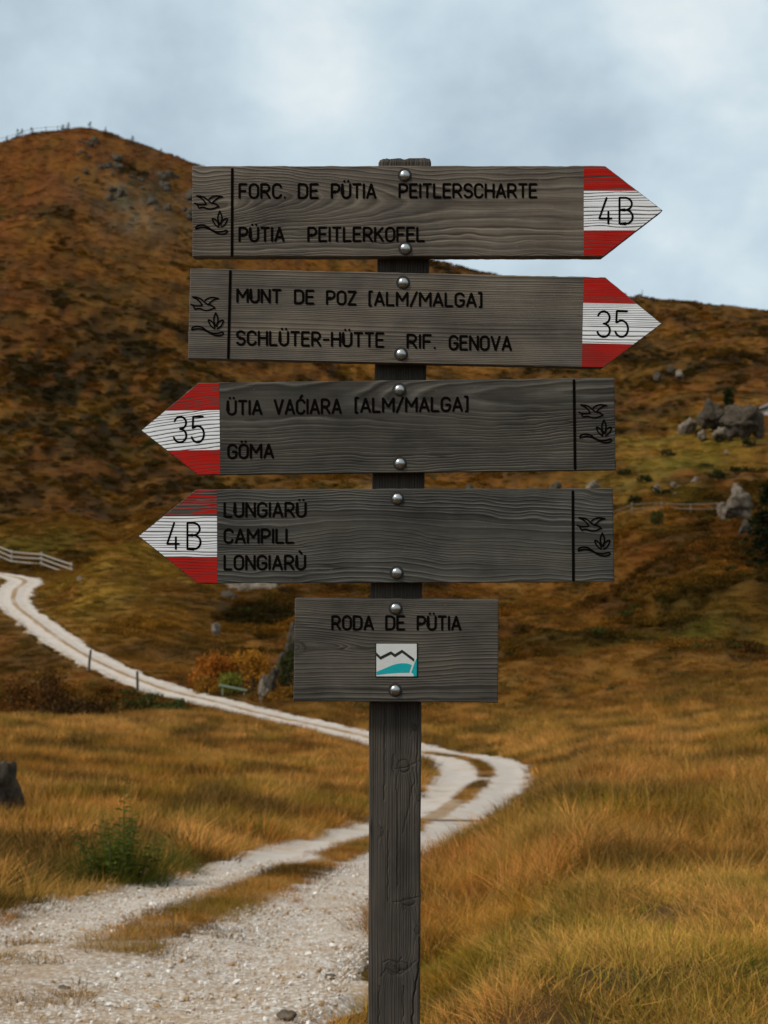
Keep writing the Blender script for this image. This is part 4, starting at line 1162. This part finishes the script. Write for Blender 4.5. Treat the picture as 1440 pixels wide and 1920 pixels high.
    def flat(sp, x0=0, wave=1.0, seed=0, slope=0.0, f=6.0):
        def fn(x, z, y):
            zz = z + slope * x + wave * (.006 * vn(x * f, z * 9, seed=seed) + .0022 * vn(x * f * 3.2, z * 30, seed=seed + 1) + .0008 * vn(x * 40, z * 90, seed=seed + 3)) + .3 * y
            p = zz / sp + .5 * vn(zz * 130, zz * 0, seed=seed + 2) + 2.2 * vn(zz * 22, x * .6, seed=seed + 5)
            return p, np.zeros_like(p)
        return fn

    def cathedral(sp, zc, a, b_, wave=1.0, seed=0, tilt_=0.0):
        def fn(x, z, y):
            w1 = wave * (.007 * vn(x * 5, z * 10, seed=seed) + .0022 * vn(x * 17, z * 40, seed=seed + 1) + .0008 * vn(x * 45, z * 100, seed=seed + 3))
            zz = z - zc - tilt_ * x + w1
            g_ = a + b_ * sstep(0, 1, (x + .37) / .42) if b_ > 0 else a - b_ * sstep(0, 1, (.37 - x) / .5)
            r_ = np.sqrt(zz ** 2 + g_ ** 2) + .2 * y
            p = r_ / sp + .5 * vn(r_ * 140, r_ * 0, seed=seed + 2) + 2.0 * vn(r_ * 24, x * .6, seed=seed + 5)
            return p, np.zeros_like(p)
        return fn

    def knotted(sp, kx, kz, kr, seed=0):
        base_f = flat(sp, seed=seed, wave=.7)
        def fn(x, z, y):
            e = np.hypot((x - kx) / (kr * 1.3), (z - kz) / kr)
            push = kr * 1.3 * np.sign(z - kz) * np.exp(-((x - kx) / (kr * 9)) ** 2) * np.exp(-np.abs(z - kz) / (kr * 4)) * (1 - np.exp(-np.abs(z - kz) / (kr * .4)))
            z2 = z - push
            p, _ = base_f(x, z2, y)
            inn = 1 - sstep(.7, 1.05, e)
            p = p * (1 - inn) + inn * e * 2.2
            k_ = .45 * np.exp(-((e - 1) / .15) ** 2) + .5 * np.exp(-((z - kz) / .0006) ** 2) * (np.abs(x - kx) < kr * 1.6)
            return p, k_
        return fn

    t2 = math.tan(.0216); t3 = math.tan(-.0118)
    board(1, 'right', [(360, 313), (1135, 309), (1243, 394.5), (1131, 482), (361, 480)], 0.0, cathedral(.0062, .014, .006, .046, 1.7, 3, -.01), warm,
          [[('FORC.', 447, 537, 343.5, 373, 0), ('DE', 558, 598, 343.5, 373, 0), ('PÜTIA', 620, 706, 343.5, 373, 0), ('PEITLERSCHARTE', 747, 1008, 343.5, 372, 0)],
           [('PÜTIA', 447, 534, 425, 454, 0), ('PEITLERKOFEL', 576, 797, 425, 454, 0)]],
          [('4', 1122, 1148, 369.5, 421), ('B', 1160, 1188, 369.5, 421)], (1093, 1096, 358, 432), [(759, 329), (760, 466)], ((435.5, 317), (435, 480)), (0, 0),
          'topmost arrow board pointing right with route 4B and coarse curved grain', (.56, .40, .20), tipf_=flat(.0060, seed=4, wave=1.0))
    board(2, 'right', [(357, 503), (1135, 520), (1241, 607), (1131, 688.5), (352, 673.5)], .0216, flat(.0034, seed=13, wave=.35, f=3), mid,
          [[('MUNT', 443, 528, 540, 568, t2), ('DE', 551, 590, 542.5, 570.5, t2), ('POZ', 611, 669, 544, 572, t2), ('[ALM/MALGA]', 690, 905, 546, 574, t2 * .6)],
           [('SCHLÜTER-HÜTTE', 442, 721, 619, 648, t2 * .7), ('RIF.', 762, 818, 625.5, 654, t2), ('GENOVA', 841, 960, 628, 657, t2 * .6)]],
          [('3', 1119, 1145, 582, 633), ('5', 1153, 1179, 582, 633)], (1093, 1092, 568, 643.5), [(756, 530), (752, 664)], ((432, 508), (428, 672)), (-7.5, 190),
          'second arrow board from the top pointing right with route 35 and fine straight grain', (.22, .42, .38), 1.1)
    board(3, 'left', [(264, 807), (372, 718), (1152, 708), (1155, 882.5), (371, 890)], -.0118, cathedral(.0056, .045, .006, -.04, 1.3, 23, .02), cool,
          [[('ÜTIA', 425, 492, 750, 779, t3), ('VAĆIARA', 513, 641, 748, 778, t3), ('[ALM/MALGA]', 664, 879, 745.5, 774.5, t3)],
           [('GÖMA', 426, 514, 832, 861, t3)]],
          [('3', 325, 351, 780, 831), ('5', 359, 384, 780, 831)], (411, 413, 769, 843.5), [(749, 731), (750, 869)], ((1076, 713), (1078, 879)), (720, 391.5),
          'third arrow board from the top pointing left with route 35', (.52, .38, .26), tipf_=flat(.0052, seed=24, wave=1.0, slope=-.12))
    board(4, 'left', [(259, 1005), (368, 918), (1149, 915), (1152, 1092), (370, 1094)], -.0026, flat(.0058, seed=33, wave=1.5, slope=.03), cool2,
          [[('LUNGIARÜ', 419, 575, 941, 970.5, 0)], [('CAMPILL', 419, 552, 990.5, 1019.5, 0)], [('LONGIARÙ', 419, 574, 1040, 1069.5, 0)]],
          [('4', 312, 337, 979, 1031), ('B', 350, 378, 979, 1031)], (406, 408, 968, 1044), [(745, 935), (744, 1074)], ((1074, 921), (1075, 1088)), (717, 603.5),
          'lowest arrow board pointing left with route 4B and three village names', (.70, .38, .27), tipf_=flat(.0050, seed=35, wave=.7))
    b5, loc5 = board(5, 'rect', [(553, 1122), (935, 1125), (934, 1318), (550, 1314)], .0070, knotted(.0048, -.158, .0035, .011, 43), low,
                     [[('RODA', 621, 701, 1153.5, 1182, 0), ('DE', 722, 760, 1153.5, 1182, 0), ('PÜTIA', 781, 865, 1154, 1182.5, 0)]],
                     None, None, [(742, 1141), (741, 1294)], None, None, 'small rectangular bottom board with a mountain logo plaque')
    # plaque
    def zl(x, y): return loc5(690 + x / 13.1, 1190 + y / 13.1)
    def sheet(name, pts, y, m, parent, th=.0008):
        L_ = [zl(*p) for p in pts]; n = len(L_)
        V = [(a, y, b) for a, b in L_] + [(a, y + th, b) for a, b in L_]
        F = [tuple(range(n))] + [tuple(range(2 * n - 1, n - 1, -1))] + [(k, k + n, (k + 1) % n + n, (k + 1) % n) for k in range(n)]
        return mesh_obj(name, V, F, m, parent)
    white = simple_mat('plaque_white', (.56, .57, .56), .5, var=.06, scale=120, bump=.05)
    blk = simple_mat('plaque_black', (.012, .014, .010), .6, var=.2, scale=100, bump=.05)
    teal = simple_mat('plaque_teal', (.003, .33, .36), .5, var=.1, scale=80, bump=.05)
    sheet('logo_plaque_frame', [(180, 205), (1222, 205), (1222, 1048), (180, 1048)], -.0008, blk, b5)
    sheet('logo_plaque', [(206, 222), (1196, 222), (1196, 1020), (206, 1020)], -.0013, white, b5)
    zz = [(205, 468), (305, 572), (565, 442), (660, 512), (835, 402), (1132, 625)]
    up = [(a, b - 38) for a, b in zz]; dn = [(a, b + 38) for a, b in zz][::-1]
    up[0] = (207, 432); dn[-1] = (207, 520)
    mb = MB(); L_ = [zl(*p) for p in up]; M_ = [zl(*p) for p in dn[::-1]]
    mb.add([(a, -.0017, b) for a, b in L_ + M_], [(k, k + 1, k + 7, k + 6) for k in range(5)])
    mb.build('logo_ridge_line', blk, b5)
    sheet('logo_slope', [(207, 912), (300, 870), (400, 830), (500, 785), (600, 745), (690, 718), (780, 703), (870, 698), (950, 704), (1020, 720), (1072, 742), (1010, 930), (800, 932), (500, 948), (215, 985)], -.0016, teal, b5, .0003)
    sheet('logo_slope', [(1142, 690), (1196, 570), (1196, 1020), (1122, 1020), (1108, 955), (1062, 925)], -.0016, teal, b5, .0003)


# ------------------------------------------------------------------ fences, stakes, hut
def fence(label, pts, hgt, rails, m, name='wooden_fence', pr=.06, rr=.05, cat='fence', group=None, wob=.0):
    """pts: (bearing px, distance) of the posts"""
    P = [G(*p) for p in pts]; r = random.Random(len(label))
    root = thing(name, label, cat, P[0], group); o = Vector(root.location)
    tops = []
    for p in P:
        mb = MB(); h = hgt * r.uniform(.95, 1.12); lx = r.uniform(-wob, wob)
        mb.tube([p - o + Vector((0, 0, -.3)), p - o + Vector((lx, 0, h))], [pr, pr * .9], 7)
        mb.build('fence_post', m, root)
    for z in rails:
        for a, b in zip(P[:-1], P[1:]):
            mb = MB(); e = (b - a) * .05
            q0 = a - o - e + Vector((0, -pr, z * hgt + r.uniform(-.04, .04))); q1 = b - o + e + Vector((0, -pr, z * hgt + r.uniform(-.04, .04)))
            mb.tube([q0, (q0 + q1) / 2 + Vector((0, 0, -.02)), q1], rr, 6); mb.build('rail', m, root)
    return root


def build_small_things():
    grey = simple_mat('weathered_pole_wood', (.25, .215, .175), .85, var=.35, scale=12, bump=.3)
    dark = simple_mat('dark_stake_wood', (.055, .05, .04), .85, var=.3, scale=12, bump=.3)
    fence('pale two-rail wooden fence beside the track at the far left', [(-150, 164), (-95, 160), (-35, 156), (22, 151), (78, 146.5), (134, 142)], 1.4, (.92, .62, .3), grey, pr=.12, rr=.085)
    fence('low grey rail fence crossing the valley left of the knobbly boulder', [(1080, 146), (1130, 144), (1185, 142), (1240, 141), (1295, 139), (1345, 137)], 1.0, (.92, .5), simple_mat('old_rail_wood', (.15, .122, .088), .85, var=.35, scale=12), pr=.06, rr=.03)
    fence('thin post fence running along the left hilltop', [(-40, 395), (-12, 395), (14, 395), (38, 395), (62, 395), (86, 395), (108, 395), (130, 395)], 1.3, (.9,), dark, pr=.07, rr=.04)
    for k, (x, d, h, ln) in enumerate(((166, 84.2, 1.15, .12), (258, 77.2, .95, -.02), (1204, 399, 1.8, 0))):
        g = G(x, d); mb = MB()
        mb.tube([(0, 0, -.3), (ln * .4, 0, h * .5), (ln, 0, h)], [.075, .07, .06], 8); mb.tube([(ln, 0, h), (ln * 1.02, 0, h + .03)], [.06, .02], 8)
        o = mb.build('wooden_stake' if k < 2 else 'marker_post', dark, None, g)
        tag(o, ['leaning dark stake beside the track above the dark shrubs', 'upright dark stake beside the track nearer the orange bush', 'tiny lone marker post on the right skyline'][k], 'stake' if k < 2 else 'post')
    # water bar across the track
    a, b = G(640, 24.6), G(948, 24.0); mb = MB()
    c = (a + b) / 2; mb.tube([a - c + Vector((0, 0, .10)), Vector((0, 0, .08)), b - c + Vector((0, 0, .10))], .018, 7)
    tag(mb.build('water_bar', simple_mat('worn_log', (.16, .12, .085), .9), None, c), 'thin dark wooden water bar laid across the track', 'water bar')
    # green plank beside the orange bushes
    gp = simple_mat('mossy_plank', (.16, .20, .14), .8, var=.3, scale=10, bump=.3)
    g = G(437, 73.6); mb = MB(); mb.box((0, 0, .42), (1.3, .06, .09), 0, .2)
    mb.box((-.5, .06, .25), (.05, .05, .45)); mb.box((.5, .06, .05), (.05, .05, .3))
    tag(mb.build('plank_barrier', gp, None, g), 'sloping mossy green plank on short legs beside the orange bushes', 'plank')
    # hut at the right edge of the slope
    g = G(1462, 246); hut = thing('mountain_hut', 'small hut with a grey gable roof at the right edge of the slope', 'hut', g)
    wallm = simple_mat('hut_wall', (.42, .41, .39), .85, var=.2, scale=3, bump=.2); roofm = simple_mat('hut_roof', (.10, .105, .10), .8, var=.3, scale=4, bump=.4)
    w_, l_, h_, rh = 2.6, 3.2, 1.1, 1.25
    mb = MB(); V = [(-w_, -l_, -.6), (w_, -l_, -.6), (w_, l_, -.6), (-w_, l_, -.6), (-w_, -l_, h_), (w_, -l_, h_), (w_, l_, h_), (-w_, l_, h_), (0, -l_, h_ + rh), (0, l_, h_ + rh)]
    mb.add(V, [(0, 1, 5, 8, 4), (2, 3, 7, 9, 6), (1, 2, 6, 5), (3, 0, 4, 7), (4, 8, 9, 7), (5, 6, 9, 8)]); mb.build('wall', wallm, hut)
    mb = MB()
    for s_ in (-1, 1):
        e = .5; x1 = s_ * (w_ + e); z1 = h_ - e * rh / w_
        v = [(0, -l_ - .4, h_ + rh + .05), (x1, -l_ - .4, z1 + .05), (x1, l_ + .4, z1 + .05), (0, l_ + .4, h_ + rh + .05)]
        v += [(a, b, c + .16) for a, b, c in v]
        mb.add(v, [(0, 1, 2, 3), (7, 6, 5, 4), (0, 4, 5, 1), (1, 5, 6, 2), (2, 6, 7, 3), (3, 7, 4, 0)])
    mb.build('roof', roofm, hut)
    mb = MB(); mb.box((-.9, -l_ - .03, .1), (.8, .05, 1.5)); mb.build('door', dark, hut)


# ------------------------------------------------------------------ shrubs, conifers, plants
def shrub(px, d, wpx, hpx, col, label, n=700, leaf=.12, seed=0, group=None, name='shrub', cat='shrub', sink=.1, stemcol=(.06, .045, .03), lumps=9):
    g = G(px, d); w_ = wpx * d / FP / 2; h_ = hpx * d / FP
    r = np.random.default_rng(seed + 1000)
    root = thing(name, label, cat, g, group)
    V, F, A = [], [], []; mbs = MB()
    cs = [(r.uniform(-.75, .75), r.uniform(-.55, .55)) for _ in range(lumps)]
    cs = [(a, b, r.uniform(.30, 1.0) * math.sqrt(max(.12, 1 - .75 * a * a - b * b))) for a, b in cs]
    for (a, b, c) in cs:
        mbs.tube([(a * w_ * .3, b * w_ * .3, -.15), (a * w_ * .7, b * w_ * .7, c * h_ * .45), (a * w_, b * w_, c * h_ * .9)], [.05, .035, .015], 5)
    while len(F) < n:
        a, b, c = cs[r.integers(lumps)]
        p = np.array((a, b, c)) + r.normal(0, 1, 3) * (.16, .16, .12)
        if r.uniform() < .35: p[2] *= r.uniform(.1, 1)
        if p[2] < 0.02: continue
        u = r.normal(size=3); u[2] = abs(u[2]) + .2; u /= np.linalg.norm(u)
        v_ = np.cross(u, r.normal(size=3)); v_ /= np.linalg.norm(v_)
        l = leaf * r.uniform(.6, 1.5); q_ = p * (w_, w_, h_); k = len(V)
        V += [q_, q_ + u * l * .5 + v_ * l * .28, q_ + u * l, q_ + u * l * .5 - v_ * l * .28]; F.append((k, k + 1, k + 2, k + 3)); A += [r.uniform()] * 4
    m = veg_mat('shrub_leaves', False, col=col, var=.7, trans=.25, straw=.1)
    mbs.build('stems', simple_mat('shrub_stem', stemcol, .9), root)
    mesh_obj('foliage', V, F, m, root, attrs=dict(rnd=A))
    return root


def conifer(px, d, wpx, hpx, label, seed=0, group=None, n=900, col=(.020, .028, .010), cat='conifer', name='conifer', round_=False):
    g = G(px, d); w_ = wpx * d / FP / 2; h_ = hpx * d / FP
    r = np.random.default_rng(seed + 2000); root = thing(name, label, cat, g, group)
    mb = MB(); mb.tube([(0, 0, -.3), (.02 * h_, 0, h_ * .5), (0, 0, h_ * .97)], [.035 * h_, .02 * h_, .004 * h_], 7)
    tiers = max(6, int(h_ * 3)) if h_ > 2.5 else 6
    V, F, A = [], [], []
    brs = []
    for k in range(tiers * 7):
        t = r.uniform(.03, .97) ** 1.1
        rad = w_ * ((1 - t) ** .75 if not round_ else (1 - t ** 2.5) ** .6) * r.uniform(.65, 1.12)
        brs.append((t * h_, rad, r.uniform(0, 6.28)))
    for (z, rad, a) in brs:
        if rad > .25 * w_: mb.tube([(0, 0, z), (math.cos(a) * rad * .8, math.sin(a) * rad * .8, z - .12 * rad)], [.008 * h_, .003 * h_], 4)
    for _ in range(n):
        z, rad, a = brs[r.integers(len(brs))]
        t = r.uniform(.15, 1.0) ** .7
        c = np.array((math.cos(a) * rad * t, math.sin(a) * rad * t, z - .18 * rad * t * t)) + r.normal(0, .04 * h_, 3) * (.7, .7, .4)
        u = np.array((math.cos(a), math.sin(a), -.1)) + r.normal(0, .5, 3); u /= np.linalg.norm(u)
        v_ = np.cross(u, r.normal(size=3)); v_ /= np.linalg.norm(v_); l = (.07 + .02 * r.uniform()) * max(h_, .8) * .9; k = len(V)
        V += [c, c + u * l * .5 + v_ * l * .17, c + u * l, c + u * l * .5 - v_ * l * .17]; F.append((k, k + 1, k + 2, k + 3)); A += [r.uniform()] * 4
    mb.build('trunk', simple_mat('conifer_bark', (.06, .045, .032), .9), root)
    mesh_obj('crown', V, F, veg_mat('conifer_needles', False, col=col, var=.8, trans=.12, straw=.0), root, attrs=dict(rnd=A))
    return root


def leafy_plant(px, d, hpx, label, seed, nstem=9, spread=.35, leaf=.07, col=(.11, .14, .022), name='leafy_plant', grassy=True):
    g = G(px, d); h_ = hpx * d / FP; r = np.random.default_rng(seed); root = thing(name, label, 'plant', g)
    mb = MB(); V, F, A = [], [], []
    for s_ in range(nstem):
        a = r.uniform(0, 6.28); q_ = spread * h_ * r.uniform(.1, 1); hh = h_ * (1 if s_ == 0 else r.uniform(.35, .72))
        base = np.array((math.cos(a) * q_ * .4, math.sin(a) * q_ * .4, -.04)); tip = np.array((math.cos(a) * q_, math.sin(a) * q_, hh))
        if s_ == 0: base = np.array((.03, 0, -.04)); tip = np.array((.06 * h_, 0, hh))
        mid_ = (base + tip) / 2 + np.array((0, 0, .06 * hh))
        mb.tube([base, mid_, tip], [.007, .005, .002], 5)
        nl = int(hh / .026)
        for k in range(nl):
            t = (k + .5) / nl
            c = base * (1 - t) ** 2 + 2 * mid_ * t * (1 - t) + tip * t * t
            az = k * 2.4 + r.normal(0, .3); l = leaf * (1.25 - .75 * t) * r.uniform(.8, 1.3)
            u = np.array((math.cos(az), math.sin(az), .45)); v_ = np.array((-math.sin(az), math.cos(az), 0)); b = len(V)
            e1 = c + u * l * .5; e2 = c + u * l + np.array((0, 0, -.3 * l))
            V += [c, e1 + v_ * l * .22, e2, e1 - v_ * l * .22]; F.append((b, b + 1, b + 2, b + 3)); A += [r.uniform()] * 4
    mb.build('stems', simple_mat('plant_stem', (.06, .07, .02), .8), root)
    m = veg_mat('plant_leaves', False, col=col, var=.6, trans=.35, straw=.0)
    mesh_obj('leaves', V, F, m, root, attrs=dict(rnd=A))
    if grassy:
        t = tuft_mesh('base_grass', 800, spread * h_ * .95, .35 * h_, .62 * h_, .006, .55, veg_mat('green_blades', False, col=(.105, .115, .018), var=.8, trans=.3, straw=.2), 4, seed, (.05, 0))
        COL.objects.link(t); t.name = 'grass_blades'; t.parent = root
    return root


def build_plants():
    leafy_plant(222, 13.9, 205, 'tall green leafy plant in a dense grassy clump left of the track', 5, 26, .50, .11)
    leafy_plant(318, 15.2, 95, 'low green grassy plant right of the tall leafy plant', 6, 6, .55, .06)
    leafy_plant(488, 19.5, 60, 'small dark green seedling near the left verge of the track', 7, 4, .3, .07, grassy=False)
    leafy_plant(545, 49, 30, 'tiny green seedling on the brow of the left meadow', 8, 4, .35, .10, grassy=False)
    # dark hollow left of the track
    hg = 'shrubs in the dark hollow behind the left meadow'
    for k, (x, d, w_, h_, c, l) in enumerate((
            (20, 71, 150, 72, (.15, .060, .016), 'rusty shrub at the left edge of the dark hollow'),
            (95, 74, 130, 90, (.085, .040, .014), 'big dark brown shrub in the hollow under the leaning stake'),
            (150, 69, 130, 60, (.055, .030, .012), 'darkest shrub in the middle of the hollow'),
            (205, 70, 110, 52, (.12, .058, .016), 'rust tinged shrub right of the darkest hollow shrub'),
            (262, 66, 100, 42, (.060, .055, .014), 'olive shrub in the hollow below the upright stake'),
            (312, 62, 80, 40, (.040, .055, .014), 'green leafy shrub at the right end of the hollow'),
            (-70, 72, 150, 80, (.11, .055, .016), 'brown shrub just outside the left end of the hollow'))):
        shrub(x, d, w_, h_, c, l, 1500, .16, 20 + k, hg)
    conifer(342, 61, 22, 48, 'small dark green sapling at the track end of the hollow', 3, None, 500, (.025, .045, .012), 'sapling', 'sapling')
    og = 'bushes between the track and the outcrop'
    shrub(400, 79, 92, 62, (.30, .105, .017), 'orange rust bush beside the track left of the outcrop', 3000, .15, 40, og)
    shrub(462, 78.5, 96, 66, (.34, .15, .02), 'golden orange bush next to the pale outcrop', 2800, .15, 41, og)
    shrub(386, 75.5, 58, 30, (.26, .12, .02), 'low ochre bush at the track edge under the orange bush', 900, .14, 42, og)
    shrub(440, 75, 70, 34, (.15, .15, .024), 'low yellow green bush around the mossy plank', 900, .14, 43, og)
    conifer(472, 73, 24, 42, 'small dark bush right of the mossy plank', 4, None, 400, (.02, .03, .01), 'bush', 'bush', True)
    shrub(550, 74, 56, 78, (.035, .038, .012), 'dark shrub against the right side of the outcrop', 900, .18, 45, None)
    # right
    conifer(1366, 227, 30, 104, 'small dark spruce standing on the right slope outcrop', 5, None, 900, (.014, .022, .008), 'spruce', 'spruce_tree')
    conifer(1454, 102, 104, 158, 'broad dark spruce at the right edge beside the knobbly boulder', 6, None, 3200, (.012, .018, .007), 'spruce', 'spruce_tree', True)
    shrub(1230, 132, 24, 26, (.06, .06, .015), 'small olive shrub in front of the valley rail fence', 400, .2, 50)
    dg = 'dark dwarf shrubs dotted over the valley meadow'
    for k, (x, d, w_, h_) in enumerate(((1250, 215, 30, 12), (1322, 205, 28, 12), (1208, 200, 30, 14), (1240, 178, 46, 14), (1320, 188, 28, 11), (1400, 192, 40, 14), (1432, 200, 26, 18), (1345, 182, 34, 12), (1190, 176, 30, 14), (1300, 172, 30, 12), (1170, 208, 26, 10), (1380, 200, 24, 9), (1312, 230, 26, 16), (1350, 224, 24, 14), (1402, 214, 30, 14))):
        shrub(x, d, w_, h_, (.035, .036, .012), 'low dark green dwarf shrub on the ochre valley meadow', 260, .3, 60 + k, dg, 'dwarf_shrub')
    sg = 'stunted conifers along the left hilltop'
    for k, (x, d, w_, h_) in enumerate(((13, 394, 9, 13), (33, 394, 11, 17), (42, 394, 9, 15), (59, 394, 10, 14), (118, 394, 9, 13), (128, 394, 11, 14), (169, 393, 12, 17), (198, 393, 13, 13), (249, 393, 12, 16), (302, 393, 12, 13), (272, 374, 20, 16), (160, 374, 18, 15))):
        conifer(x, d, w_ * 1.15, h_, 'stunted dark conifer standing on the left hilltop' if k != 6 else 'tallest dark conifer above the rocks on the left hilltop', 80 + k, sg, 700, (.016, .02, .008))


build_ground()
build_path()
build_signpost()
build_small_things()
build_rocks()
build_plants()
build_grass()
build_heath()
build_gravel()
